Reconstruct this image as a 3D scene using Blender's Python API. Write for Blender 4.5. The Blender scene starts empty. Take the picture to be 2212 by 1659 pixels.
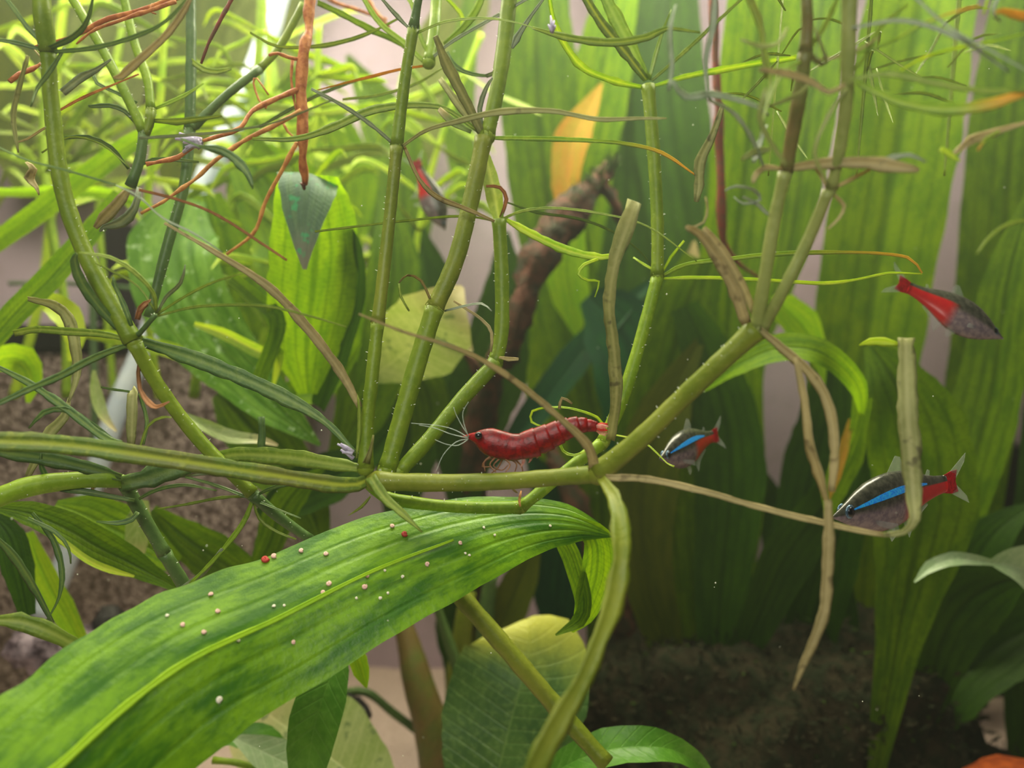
import bpy, bmesh, math, random
from mathutils import Vector, Matrix, noise
from mathutils.bvhtree import BVHTree
random.seed(11)
sc = bpy.context.scene
COL = sc.collection
# ------------------------------------------------------------------ camera, world, lamps, exposure
F = 1600.0            # focal length in pixels of the 2212 px wide frame
CZ = 0.165            # camera height above the sand, metres
cam = bpy.data.cameras.new('camera'); co = bpy.data.objects.new('camera', cam); COL.objects.link(co)
co.location = (0, 0, CZ); co.rotation_euler = (math.pi / 2, 0, 0)
cam.sensor_width = 36; cam.lens = 36 * F / 2212; cam.clip_start = 0.005; cam.clip_end = 20
cam.dof.use_dof = True; cam.dof.focus_distance = 0.152; cam.dof.aperture_fstop = 11
sc.camera = co
sc.view_settings.view_transform = 'Standard'; sc.view_settings.look = 'None'
sc.view_settings.gamma = 1; sc.view_settings.use_curve_mapping = False
sc.view_settings.exposure = 0.0
world = bpy.data.worlds.new('room_light'); sc.world = world; world.use_nodes = True
wb = world.node_tree.nodes['Background']; wb.inputs[0].default_value = (0.62, 0.66, 0.62, 1); wb.inputs[1].default_value = 0.05
def area(name, loc, rot, sx, sy, power, col):
    l = bpy.data.lights.new(name, 'AREA'); l.shape = 'RECTANGLE'; l.size = sx; l.size_y = sy
    l.energy = power; l.color = col
    o = bpy.data.objects.new(name, l); COL.objects.link(o); o.location = loc
    o.rotation_euler = [math.radians(a) for a in rot]; return o
area('aquarium_lamp', (-0.03, 0.275, CZ + 0.258), (0, 0, 0), 0.48, 0.10, 8.0, (1.0, 0.98, 0.90))
area('stem_fill_light', (-0.10, 0.10, CZ + 0.25), (0, 0, 0), 0.26, 0.06, 1.2, (1.0, 0.97, 0.93))  # added light, no second fixture here: brightens the front stems from above
area('front_fill_light', (-0.05, -0.26, CZ + 0.20), (62, 0, -6), 0.26, 0.18, 2.5, (0.95, 0.97, 1.0))  # added soft fill behind the camera, stands in for room light on near plants
sc.cycles.max_bounces = 10; sc.cycles.transparent_max_bounces = 12; sc.cycles.transmission_bounces = 8
sc.cycles.diffuse_bounces = 5; sc.cycles.caustics_reflective = False; sc.cycles.caustics_refractive = False

# ------------------------------------------------------------------ colour and material helpers
def lin(r, g, b):
    f = lambda c: (c / 255 / 12.92) if c / 255 <= 0.04045 else ((c / 255 + 0.055) / 1.055) ** 2.4
    return (f(r), f(g), f(b), 1)
class NT:
    def __init__(s, name):
        s.m = bpy.data.materials.new(name); s.m.use_nodes = True; s.t = s.m.node_tree; s.t.nodes.clear()
        s.out = s.n('ShaderNodeOutputMaterial')
    def n(s, kind, **kw):
        nd = s.t.nodes.new(kind)
        for k, v in kw.items(): setattr(nd, k, v)
        return nd
    def l(s, a, b): s.t.links.new(a, b)
    def inp(s, sock, v):
        if hasattr(v, 'is_output') or isinstance(v, bpy.types.NodeSocket): s.l(v, sock)
        else: sock.default_value = v
    def math(s, op, a, b=0.0, c=None):
        m = s.n('ShaderNodeMath', operation=op); s.inp(m.inputs[0], a); s.inp(m.inputs[1], b)
        if c is not None: s.inp(m.inputs[2], c)
        return m.outputs[0]
    def mix(s, f, a, b):
        m = s.n('ShaderNodeMix', data_type='RGBA'); s.inp(m.inputs[0], f); s.inp(m.inputs[6], a); s.inp(m.inputs[7], b); return m.outputs[2]
    def noise(s, co, scale, detail=3, rough=0.5):
        m = s.n('ShaderNodeTexNoise'); s.l(co, m.inputs['Vector']); m.inputs['Scale'].default_value = scale
        m.inputs['Detail'].default_value = detail; m.inputs['Roughness'].default_value = rough; return m.outputs[0]
    def ss(s, x, a, b, lo=0.0, hi=1.0):
        m = s.n('ShaderNodeMapRange', interpolation_type='SMOOTHSTEP'); s.inp(m.inputs[0], x)
        for i, v in enumerate((a, b, lo, hi)): m.inputs[i + 1].default_value = v
        return m.outputs[0]
    def bump(s, h, strength=0.3, dist=0.0005):
        b = s.n('ShaderNodeBump'); s.l(h, b.inputs['Height']); b.inputs['Strength'].default_value = strength
        b.inputs['Distance'].default_value = dist; return b.outputs[0]
def finish(k, col, rough=0.5, trans=0.0, nrm=None, spec=0.35, tcol=None, metallic=0.0, alpha=None, sss=0.0):
    p = k.n('ShaderNodeBsdfPrincipled'); k.inp(p.inputs['Base Color'], col); p.inputs['Roughness'].default_value = rough
    p.inputs['Specular IOR Level'].default_value = spec; p.inputs['Metallic'].default_value = metallic
    if nrm is not None: k.l(nrm, p.inputs['Normal'])
    res = p.outputs[0]
    if trans > 0:
        t = k.n('ShaderNodeBsdfTranslucent'); k.inp(t.inputs[0], tcol if tcol is not None else col)
        m = k.n('ShaderNodeMixShader'); m.inputs[0].default_value = trans; k.l(res, m.inputs[1]); k.l(t.outputs[0], m.inputs[2]); res = m.outputs[0]
    if alpha is not None:
        t = k.n('ShaderNodeBsdfTransparent'); m = k.n('ShaderNodeMixShader'); k.inp(m.inputs[0], alpha)
        k.l(t.outputs[0], m.inputs[1]); k.l(res, m.inputs[2]); res = m.outputs[0]
    k.l(res, k.out.inputs[0]); return k.m
M = {}
def leafmat(name, base, alt, vein, tip=None, trans=0.45, rough=0.42, kind='fine', veinamt=0.6, spots=None, glow=1.25):
    """uv.x runs along the leaf in centimetres, uv.y across it from -1 to 1, attribute t from 0 at the stalk to 1 at the tip"""
    k = NT(name); uvn = k.n('ShaderNodeUVMap'); sep = k.n('ShaderNodeSeparateXYZ'); k.l(uvn.outputs[0], sep.inputs[0])
    U, V = sep.outputs[0], sep.outputs[1]; tc = k.n('ShaderNodeTexCoord'); ob = tc.outputs['Object']
    at = k.n('ShaderNodeAttribute', attribute_name='t'); T = at.outputs['Fac']
    aV = k.math('ABSOLUTE', V)
    if kind == 'sword':
        cs = k.n('ShaderNodeCombineXYZ'); k.inp(cs.inputs[0], k.math('MULTIPLY', U, 0.45)); k.inp(cs.inputs[1], k.math('MULTIPLY', V, 2.2)); oi = k.n('ShaderNodeObjectInfo'); k.inp(cs.inputs[2], k.math('MULTIPLY', oi.outputs['Random'], 30.0)); n1 = k.noise(cs.outputs[0], 1.5, 4, 0.6)
    else: n1 = k.noise(ob, 90, 4, 0.6)
    n2 = k.noise(ob, 700, 3, 0.6)
    f = k.ss(n1, 0.36, 0.64); c = k.mix(f, lin(*base), lin(*alt))
    c = k.mix(k.ss(n2, 0.45, 0.75, 0, 0.35), c, lin(*vein))
    hgt = n2
    if kind == 'fine':
        mid = k.ss(aV, 0.0, 0.42, 1, 0); c = k.mix(k.math('MULTIPLY', mid, veinamt), c, lin(*vein))
    elif kind == 'sword':
        mid = k.ss(aV, 0.02, 0.13, 1, 0)
        s1 = k.ss(k.math('ABSOLUTE', k.math('SUBTRACT', aV, 0.34)), 0.0, 0.07, 1, 0)
        s2 = k.ss(k.math('ABSOLUTE', k.math('SUBTRACT', aV, 0.68)), 0.0, 0.05, 1, 0)
        w = k.n('ShaderNodeTexWave', wave_type='BANDS', bands_direction='X'); cb = k.n('ShaderNodeCombineXYZ')
        k.inp(cb.inputs[0], k.math('ADD', k.math('MULTIPLY', U, 1.0), k.math('MULTIPLY', aV, -0.35))); k.inp(cb.inputs[1], k.math('MULTIPLY', V, 0.3)); cb.inputs[2].default_value = 0
        k.l(cb.outputs[0], w.inputs['Vector']); w.inputs['Scale'].default_value = 2.4; w.inputs['Distortion'].default_value = 2.5
        cr = k.ss(w.outputs[1], 0.75, 1.0, 0, 0.0 if name == 'big_leaf' else 0.3)
        vv = k.math('MINIMUM', k.math('ADD', k.math('ADD', mid, k.math('MULTIPLY', s1, 0.7)), k.math('ADD', k.math('MULTIPLY', s2, 0.6), cr)), 1.0)
        c = k.mix(k.math('MULTIPLY', vv, veinamt), c, lin(*vein)); hgt = k.math('ADD', n2, k.math('MULTIPLY', vv, -1.2))
    elif kind == 'round':
        mid = k.ss(aV, 0.008, 0.035, 1, 0)
        w = k.n('ShaderNodeTexWave', wave_type='BANDS', bands_direction='X'); cb = k.n('ShaderNodeCombineXYZ')
        k.inp(cb.inputs[0], k.math('ADD', U, k.math('MULTIPLY', aV, -0.55))); k.inp(cb.inputs[1], 0.0); cb.inputs[2].default_value = 0
        k.l(cb.outputs[0], w.inputs['Vector']); w.inputs['Scale'].default_value = 0.9; w.inputs['Distortion'].default_value = 1.2
        cr = k.ss(w.outputs[1], 0.9, 1.0, 0, 0.55)
        vv = k.math('MINIMUM', k.math('ADD', mid, cr), 1.0)
        c = k.mix(k.math('MULTIPLY', vv, veinamt), c, lin(*vein)); hgt = k.math('ADD', k.math('MULTIPLY', n2, 0.7), k.math('MULTIPLY', vv, -1.0))
    if tip is not None:
        c = k.mix(k.ss(k.math('ADD', T, k.math('MULTIPLY', n1, 0.25)), 0.62, 1.05), c, lin(*tip))
    if spots is not None:
        v = k.noise(ob, 260, 2, 0.7); c = k.mix(k.ss(v, 0.60, 0.70, 0, 0.8), c, lin(*spots))
    g = k.n('ShaderNodeMix', data_type='RGBA', blend_type='MULTIPLY'); g.inputs[0].default_value = 1; k.l(c, g.inputs[6]); g.inputs[7].default_value = (glow, glow * 0.93, glow * 0.45, 1)
    M[name] = finish(k, c, rough, trans, k.bump(hgt, 0.35, 0.0004), 0.12 if kind == 'sword' and name != 'big_leaf' else 0.3, tcol=g.outputs[2])
def plainmat(name, a, b, rough=0.6, trans=0.0, scale=200, bump=0.4, dist=0.0006, spec=0.3, metallic=0.0, alpha=None, lo=0.38, hi=0.62):
    k = NT(name); tc = k.n('ShaderNodeTexCoord'); ob = tc.outputs['Object']
    n = k.noise(ob, scale, 5, 0.65); c = k.mix(k.ss(n, lo, hi), lin(*a), lin(*b))
    M[name] = finish(k, c, rough, trans, k.bump(n, bump, dist), spec, metallic=metallic, alpha=alpha)

leafmat('green_stem', (106, 132, 26), (124, 146, 34), (150, 168, 52), trans=0.25, veinamt=0.3)
leafmat('pale_stem', (146, 154, 84), (128, 140, 68), (170, 174, 110), trans=0.25, veinamt=0.3)
leafmat('olive_stem', (108, 124, 28), (126, 136, 40), (148, 154, 58), trans=0.2, veinamt=0.3)
leafmat('light_stem', (142, 172, 40), (120, 154, 32), (184, 204, 80), trans=0.35, veinamt=0.35)
leafmat('dark_stem', (70, 98, 50), (84, 112, 56), (106, 132, 70), trans=0.15, veinamt=0.3)
leafmat('brown_stem', (112, 96, 52), (96, 104, 46), (134, 118, 70), trans=0.15, veinamt=0.3)
leafmat('fine_leaf', (132, 154, 54), (110, 136, 42), (184, 196, 96), trans=0.4)
leafmat('yellow_leaf', (176, 200, 48), (150, 186, 40), (214, 222, 92), trans=0.5)
leafmat('dark_leaf', (76, 108, 54), (92, 120, 58), (136, 158, 76), trans=0.25)
leafmat('channel_leaf', (118, 126, 56), (104, 132, 46), (196, 206, 72), trans=0.25, veinamt=0.85)
leafmat('grey_leaf', (140, 152, 128), (118, 134, 100), (178, 186, 160), trans=0.3, rough=0.35)
leafmat('tan_leaf', (172, 158, 108), (146, 134, 86), (188, 174, 124), trans=0.3, rough=0.6, spots=(112, 98, 62))
leafmat('dead_leaf', (156, 158, 98), (134, 138, 80), (184, 182, 126), trans=0.3, rough=0.6, spots=(88, 84, 54))
leafmat('brown_leaf', (158, 108, 64), (126, 84, 46), (196, 142, 94), trans=0.3, rough=0.6)
leafmat('orange_leaf', (188, 134, 44), (168, 150, 44), (222, 180, 92), trans=0.5, rough=0.5, kind='sword', veinamt=0.3)
leafmat('yellow_tip_leaf', (150, 178, 56), (120, 154, 46), (190, 204, 96), tip=(206, 170, 62), trans=0.45)
leafmat('big_leaf', (54, 104, 8), (112, 158, 16), (40, 92, 20), trans=0.26, rough=0.4, kind='sword', veinamt=0.10, glow=1.3)
leafmat('big_leaf_rib', (176, 214, 40), (160, 204, 36), (200, 232, 70), trans=0.4, rough=0.4)
leafmat('sword_bright', (122, 158, 10), (96, 136, 12), (52, 88, 8), trans=0.5, veinamt=0.6, kind='sword', glow=1.4)
leafmat('sword_mid', (96, 128, 12), (72, 106, 12), (40, 66, 8), trans=0.45, veinamt=0.6, kind='sword', glow=1.35)
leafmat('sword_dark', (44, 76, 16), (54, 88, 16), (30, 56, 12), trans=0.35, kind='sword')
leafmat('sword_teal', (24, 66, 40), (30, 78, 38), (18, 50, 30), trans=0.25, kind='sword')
leafmat('sword_lime', (160, 200, 30), (136, 188, 30), (110, 160, 24), trans=0.6, kind='sword', glow=1.35)
leafmat('sword_olive', (92, 104, 26), (76, 92, 22), (70, 84, 26), trans=0.4, kind='sword')
leafmat('haze_leaf', (122, 134, 74), (108, 122, 62), (96, 108, 50), trans=0.4, kind='sword', veinamt=0.3)
leafmat('mottled_leaf', (74, 118, 24), (110, 152, 54), (60, 98, 26), trans=0.4, kind='sword', spots=(160, 190, 140), veinamt=0.4)
leafmat('grey_flap', (86, 112, 92), (96, 124, 92), (70, 92, 74), tip=(120, 120, 112), trans=0.15, kind='sword', spots=(70, 160, 110), veinamt=0.2)
leafmat('anubias_leaf', (56, 88, 44), (72, 104, 48), (120, 150, 84), tip=(186, 190, 70), trans=0.22, rough=0.3, kind='round', veinamt=0.3)
leafmat('pale_round_leaf', (150, 168, 106), (134, 158, 84), (186, 198, 140), tip=(196, 186, 140), trans=0.3, rough=0.35, kind='round', spots=(96, 120, 72))
leafmat('silver_leaf', (150, 172, 136), (136, 164, 120), (184, 200, 166), trans=0.3, rough=0.3, kind='round')
leafmat('plain_leaf', (72, 124, 36), (92, 146, 46), (110, 160, 70), trans=0.35, rough=0.32, kind='round', veinamt=0.35)
plainmat('root', (208, 138, 76), (170, 96, 52), 0.55, 0.2, 500, 0.7)
plainmat('pale_root', (216, 162, 88), (188, 126, 66), 0.55, 0.25, 500, 0.6)
plainmat('dark_root', (104, 70, 48), (136, 60, 44), 0.6, 0.1, 500, 0.7)
plainmat('root_tip', (70, 34, 22), (96, 44, 28), 0.6, 0.0, 500, 0.5)
plainmat('white_fluff', (226, 220, 236), (196, 184, 212), 0.5, 0.3, 900, 0.5)
plainmat('shell', (240, 206, 190), (224, 178, 164), 0.35, 0.2, 1500, 0.2)
plainmat('pale_shell', (246, 240, 220), (230, 222, 200), 0.35, 0.2, 1500, 0.2)
plainmat('red_shell', (206, 78, 66), (176, 52, 50), 0.35, 0.2, 1500, 0.2)
plainmat('shrimp_red', (150, 8, 12), (88, 4, 8), 0.34, 0.10, 900, 0.4, 0.0003, 0.4, lo=0.3, hi=0.7)
plainmat('shrimp_rim', (222, 74, 60), (196, 40, 38), 0.3, 0.3, 1100, 0.2, 0.0002)
plainmat('shrimp_clear', (206, 130, 118), (226, 180, 164), 0.25, 0.4, 1000, 0.2, alpha=0.6)
plainmat('shrimp_leg', (172, 124, 88), (140, 92, 64), 0.4, 0.3, 1000, 0.2)
plainmat('feeler', (206, 216, 206), (176, 190, 178), 0.4, 0.3, 1000, 0.1, alpha=0.75)
plainmat('eye_black', (6, 8, 14), (10, 12, 20), 0.08, 0, 500, 0.0, spec=0.7)
plainmat('eye_ring', (120, 150, 170), (70, 96, 120), 0.15, 0, 2500, 0.1, spec=0.8, metallic=0.6)
plainmat('blue_stripe', (0, 128, 255), (50, 190, 255), 0.4, 0.0, 2600, 0.6, 0.0001, 0.6, metallic=0.15)
plainmat('fin_clear', (170, 180, 176), (200, 206, 200), 0.3, 0.4, 1500, 0.1, alpha=0.17)
plainmat('fin_red', (180, 18, 36), (140, 10, 24), 0.3, 0.4, 1500, 0.1, alpha=0.9)
plainmat('driftwood', (84, 50, 36), (44, 44, 26), 0.8, 0, 160, 1.0, 0.002)
plainmat('moss', (58, 84, 22), (38, 52, 16), 0.9, 0.2, 260, 1.0, 0.002)
plainmat('moss_dark', (46, 40, 24), (26, 34, 14), 0.95, 0.0, 200, 1.0, 0.003)
plainmat('stone', (150, 134, 146), (62, 48, 58), 0.6, 0, 160, 1.0, 0.002)
plainmat('dark_stone', (46, 44, 44), (22, 20, 22), 0.5, 0, 160, 0.8, 0.002)
plainmat('orange_clay', (168, 78, 28), (128, 52, 18), 0.7, 0, 150, 0.5)
plainmat('sand', (226, 204, 200), (196, 174, 170), 0.85, 0, 900, 0.9, 0.0008)
plainmat('white_tube', (226, 236, 248), (206, 220, 240), 0.12, 0.35, 60, 0.05, spec=0.8)
plainmat('black_rubber', (22, 24, 24), (14, 16, 16), 0.5, 0, 100, 0.2)
plainmat('green_tube', (96, 124, 84), (84, 110, 74), 0.3, 0.2, 100, 0.1)
plainmat('speck', (232, 234, 220), (214, 220, 206), 0.5, 0.4, 800, 0.1)
def wallmat():
    k = NT('back_wall'); tc = k.n('ShaderNodeTexCoord'); n = k.noise(tc.outputs['Object'], 6, 2); n2 = k.noise(tc.outputs['Object'], 60, 4)
    c = k.mix(k.ss(n, 0.35, 0.65), lin(180, 160, 180), lin(192, 176, 198)); c = k.mix(k.ss(n2, 0.5, 0.8, 0, 0.3), c, lin(136, 130, 120))
    M['back_wall'] = finish(k, c, 0.7, 0, k.bump(n2, 0.1), 0.2)
wallmat()
def foammat():
    k = NT('filter_foam'); tc = k.n('ShaderNodeTexCoord'); v = k.n('ShaderNodeTexVoronoi'); k.l(tc.outputs['Object'], v.inputs[0]); v.inputs['Scale'].default_value = 400
    n = k.noise(tc.outputs['Object'], 30, 3)
    c = k.mix(k.ss(v.outputs[0], 0.1, 0.7), lin(198, 180, 180), lin(92, 78, 78)); c = k.mix(k.ss(n, 0.4, 0.7, 0, 0.4), c, lin(96, 84, 70))
    M['filter_foam'] = finish(k, c, 0.85, 0, k.bump(v.outputs[0], 0.9, 0.0015), 0.2)
foammat()
def bodymat(name, redlow):
    k = NT(name); uvn = k.n('ShaderNodeUVMap'); sep = k.n('ShaderNodeSeparateXYZ'); k.l(uvn.outputs[0], sep.inputs[0]); U, V = sep.outputs[0], sep.outputs[1]
    tc = k.n('ShaderNodeTexCoord'); n = k.noise(tc.outputs['Object'], 900, 4)
    back = k.mix(k.ss(n, 0.3, 0.7), lin(46, 48, 40), lin(74, 74, 62)); belly = k.mix(k.ss(n, 0.3, 0.7), lin(104, 90, 100), lin(140, 122, 122))
    c = k.mix(k.ss(V, -0.25, 0.15, 1, 0), back, belly)
    red = k.math('MULTIPLY', k.ss(U, redlow, redlow + 0.12), k.ss(k.math('SUBTRACT', V, k.math('MULTIPLY', U, 0.35)), -0.05, 0.12, 1, 0))
    c = k.mix(red, c, k.mix(n, lin(172, 14, 36), lin(196, 40, 30)))
    M[name] = finish(k, c, 0.25, 0.12, k.bump(n, 0.2, 0.0001), 0.6)
bodymat('fish_skin', 0.50)

# ------------------------------------------------------------------ geometry helpers
def P(x, y, d): return Vector(((x - 1106) / F * d, d, CZ + (829.5 - y) / F * d))
def lerp(lst, t):
    if len(lst) == 1: return lst[0]
    f = max(0, min(1, t)) * (len(lst) - 1); i = min(int(f), len(lst) - 2); return lst[i] + (lst[i + 1] - lst[i]) * (f - i)
def spline(pts, step):
    """Catmull-Rom through 3-vectors; step = spacing in metres"""
    if len(pts) == 2: pts = [pts[0], pts[0].lerp(pts[1], .5), pts[1]]
    q = [pts[0] * 2 - pts[1]] + list(pts) + [pts[-1] * 2 - pts[-2]]; out = []; n = len(pts) - 1
    for i in range(n):
        a, b, c, d = q[i:i + 4]; m = max(2, min(14, int((c - b).length / step)))
        for j in range(m):
            t = j / m; out.append((0.5 * ((2 * b) + (c - a) * t + (2 * a - 5 * b + 4 * c - d) * t * t + (3 * b - a - 3 * c + d) * t ** 3), (i + t) / n))
    out.append((pts[-1].copy(), 1.0)); return out
def mesh_obj(name, verts, faces, mat, parent=None, off=Vector((0, 0, 0)), uvs=None, ts=None, smooth=True, mi=None):
    me = bpy.data.meshes.new(name); me.from_pydata([v - off for v in verts], [], faces)
    for m in (mat if isinstance(mat, list) else [mat]): me.materials.append(M[m])
    if mi is not None: me.polygons.foreach_set('material_index', mi)
    me.polygons.foreach_set('use_smooth', [smooth] * len(me.polygons))
    if uvs is not None:
        ul = me.uv_layers.new(name='UVMap'); data = []
        for lp in me.loops: data.extend(uvs[lp.vertex_index])
        ul.data.foreach_set('uv', data)
    if ts is not None:
        a = me.attributes.new('t', 'FLOAT', 'POINT'); a.data.foreach_set('value', ts)
    me.validate(); me.update()
    o = bpy.data.objects.new(name, me); COL.objects.link(o)
    if parent is not None: o.parent = parent
    return o
LENS = [(-1, .22), (-.5, .10), (0, -.10), (.5, .10), (1, .22), (.55, -.14), (0, -.36), (-.55, -.14)]
CIRC = [(math.cos(a * math.pi / 5), math.sin(a * math.pi / 5)) for a in range(10)]
def sweep(name, path, hw, prof, closed, mat, parent=None, off=Vector((0, 0, 0)), roll=None, fold=None, wave=0, capit=True, jit=0.0, wfreq=9, view=True, uvy=None, edge=0.0):
    """path: list of (point, t); hw(t) half width in metres; prof: cross-section (s, h) in half widths"""
    V, Fc, UV, TS = [], [], [], []; n = len(prof); L = 0; prev = None; N = None; ph = random.random() * 6; sd = random.random() * 50
    for i, (p, t) in enumerate(path):
        a = path[max(0, i - 1)][0]; b = path[min(len(path) - 1, i + 1)][0]; T = (b - a).normalized()
        if view:
            N0 = (Vector((0, 0, CZ)) - p); N0 = (N0 - T * N0.dot(T))
            if N0.length < 1e-6: N0 = T.orthogonal()
            N0.normalize()
            if N is None: N = N0
            else:
                N = (N - T * N.dot(T)).normalized(); N = (N * 0.45 + N0 * 0.55).normalized() if N.dot(N0) > -0.5 else N
        else:
            N = T.orthogonal().normalized() if N is None else (N - T * N.dot(T)).normalized()
        S = T.cross(N).normalized(); r = roll(t) if roll else 0.0
        S2 = S * math.cos(r) + N * math.sin(r); N2 = N * math.cos(r) - S * math.sin(r)
        w = hw(t) / max(0.35, abs(math.cos(r)) if not closed else 1)
        if jit: w *= 1 + jit * noise.noise(Vector((t * 14, sd, 0)))
        if prev is not None: L += (p - prev).length
        prev = p; f = fold(t) if fold else 0.0
        for (s, h) in prof:
            ww = w * (1 + edge * noise.noise(Vector((t * 22 + (5 if s > 0 else 0), sd, 3)))) if abs(s) > 0.8 else w
            hh = h * w + f * abs(s) ** 1.3 * w
            if wave: hh += wave * w * s * s * math.sin(t * wfreq + ph + (1.7 if s > 0 else 0))
            V.append(p + S2 * (s * ww) + N2 * hh); UV.append((L * 100, s if uvy is None else uvy)); TS.append(t)
    m = len(path)
    for i in range(m - 1):
        for j in range(n if closed else n - 1):
            a, b = i * n + j, i * n + (j + 1) % n; Fc.append((a, b, b + n, a + n))
    if closed and capit: Fc.append(tuple(range(n - 1, -1, -1))); Fc.append(tuple((m - 1) * n + j for j in range(n)))
    return mesh_obj(name, V, Fc, mat, parent, off, UV, TS)
def tag(o, label, cat, group=None, kind=None):
    if label: o['label'] = label
    if cat: o['category'] = cat
    if group: o['group'] = group
    if kind: o['kind'] = kind
    return o
def empty(name, loc, label, cat, group=None):
    o = bpy.data.objects.new(name, None); o.empty_display_size = 0.005; COL.objects.link(o); o.location = loc; return tag(o, label, cat, group)
def taper(t, base=0.45, tipp=0.0):
    return (base + (1 - base) * min(1, t / 0.3)) * (1 if t < 0.55 else max(tipp, math.cos((t - 0.55) / 0.45 * math.pi / 2) ** 0.8))
def pts3(coords, ds): n = len(coords) - 1; return [P(x, y, lerp(ds, i / n)) for i, (x, y) in enumerate(coords)]
def px(w, d): return w / F * d
SHEET = [(-1, 0), (-.92, 0), (-.68, 0), (-.34, 0), (-.08, 0), (0, 0), (.08, 0), (.34, 0), (.68, 0), (.92, 0), (1, 0)]
def piece(kind, ws, ds, mat, coords, root=None, roll=None, label=None, name=None, fold=None, wave=None, blunt=False):
    """kind: stem | root | leaf (narrow, channelled) | blade (broad sheet) | blunt (narrow leaf with a torn end)"""
    if kind in ('stem', 'root') and root is not None:   # carry on past the frame to the surface or along the runner
        def more(a, b, d): dx, dy = a[0] - b[0], a[1] - b[1]; l = math.hypot(dx, dy); return (a[0] + dx / l * d, a[1] + dy / l * d)
        out = lambda q: q[1] < -15 or q[0] < -15
        ext = min(320, (0.235 * F / ds[-1] - 870)) if ds[-1] > .02 else 0
        if ext > 60:
            if out(coords[-1]): coords = coords + [more(coords[-1], coords[-2], ext)]; ds = ds + [ds[-1]] if len(ds) > 1 else ds
            if out(coords[0]): coords = [more(coords[0], coords[1], ext)] + coords; ds = [ds[0]] + ds if len(ds) > 1 else ds
    off = root.location if root is not None else Vector((0, 0, 0))
    p3 = pts3(coords, ds); dm = sum(ds) / len(ds)
    path = spline(p3, px(16, dm))
    dd = lambda t: lerp(ds, t)
    if kind in ('stem', 'root'):
        nb = 0.0
        def hw(t):
            w = px(lerp(ws, t), dd(t)) / 2
            if kind == 'stem':   # nodes swell at both ends of an internode
                w *= 1 + 0.14 * math.exp(-(t / 0.03) ** 2) + 0.14 * math.exp(-((1 - t) / 0.03) ** 2)
            elif len(ws) == 1: w *= 1 - 0.45 * t
            return w
        if kind == 'root':
            amp = px(ws[0] * 0.15, dm); sd = random.random() * 90
            path = [(p + Vector((noise.noise(Vector((i * .27, sd, 0))), noise.noise(Vector((i * .27, sd, 7))), noise.noise(Vector((i * .27, sd, 3))))) * amp * 2, t) for i, (p, t) in enumerate(path)]
        if kind == 'stem' and name is None and len(ws) > 1 and label is None:
            rr = hw(0.0) * 0.98; lump('node', path[0][0], (rr, rr, rr), mat, root, off, amp=0.06, sub=2)
        if kind == 'stem' and root is not None and .125 < dm < .172: hairs(root, path, hw)
        o = sweep(name or kind, path, hw, CIRC, True, mat, root, off, jit=0.10 if kind == 'stem' else 0.5, view=False, uvy=0.6)
    elif kind in ('leaf', 'blunt'):
        r0 = math.radians(roll if roll is not None else random.uniform(-35, 35)); tw = random.uniform(-0.5, 0.5)
        if len(ws) == 1:
            hw = (lambda t: px(ws[0], dd(t)) / 2 * taper(t)) if kind == 'leaf' else (lambda t: px(ws[0], dd(t)) / 2 * taper(t, 0.5, 0.8))
        else: hw = lambda t: max(px(lerp(ws, t), dd(t)) / 2, 0.00006)
        o = sweep(name or 'leaf', path, hw, LENS, True, mat, root, off, roll=lambda t: r0 + tw * t, jit=0.22, edge=0.25)
    else:
        r0 = roll if roll is not None else 0
        rl = [math.radians(a) for a in (r0 if isinstance(r0, (list, tuple)) else [r0])]
        fl = fold if isinstance(fold, (list, tuple)) else [fold if fold is not None else 0.15]
        hw = lambda t: max(px(lerp(ws, t), dd(t)) / 2, 0.0001)
        o = sweep(name or 'leaf', path, hw, SHEET, False, mat, root, off, roll=lambda t: lerp(rl, t), fold=lambda t: lerp(fl, t), wave=wave if wave is not None else 0.08, edge=0.06)
    if label: o['label'] = label
    return o
HAIRS = {}
def hairs(root, path, hw, dens=1.0):
    L = HAIRS.setdefault(root.name, [root, []])[1]
    for (p, t), (q, u) in zip(path, path[1:]):
        T = (q - p).normalized()
        for k in range(2):
            if random.random() > 0.75 * dens: continue
            d = Vector([random.gauss(0, 1) for _ in range(3)]); d = (d - T * d.dot(T)).normalized(); b = p.lerp(q, random.random()) + d * hw(t) * .97
            L.append((b, b + d * random.uniform(.00018, .0005) + Vector((0, 0, .0001)), T * random.uniform(.00005, .00010)))
def parse(root, text):
    """lines: kind widths depths material points..., options r<deg> f<fold> w<wave>"""
    out = []
    for ln in text.strip().splitlines():
        tk = ln.split()
        if not tk or tk[0].startswith('#'): continue
        lab = None
        if '|' in ln: ln, lab = ln.split('|'); lab = lab.strip(); tk = ln.split()
        kind, ws, ds, mat = tk[:4]; roll = fold = wave = None; co_ = []
        for s in tk[4:]:
            if s[0] == 'r': v = [float(a) for a in s[1:].split(',')]; roll = v[0] if len(v) == 1 else v
            elif s[0] == 'f': fold = [float(a) for a in s[1:].split(',')]
            elif s[0] == 'w': wave = float(s[1:])
            else: a, b = s.split(','); co_.append((float(a), float(b)))
        nm = None
        if '=' in kind: nm, kind = kind.split('=')
        out.append(piece(kind, [float(a) for a in ws.split(',')], [float(a) for a in ds.split(',')], mat, co_, root, roll, lab, nm, fold, wave))
    return out
def plant(name, label, cat, base, text, group=None):
    r = empty(name, P(*base), label, cat, group); parse(r, text); return r
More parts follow.
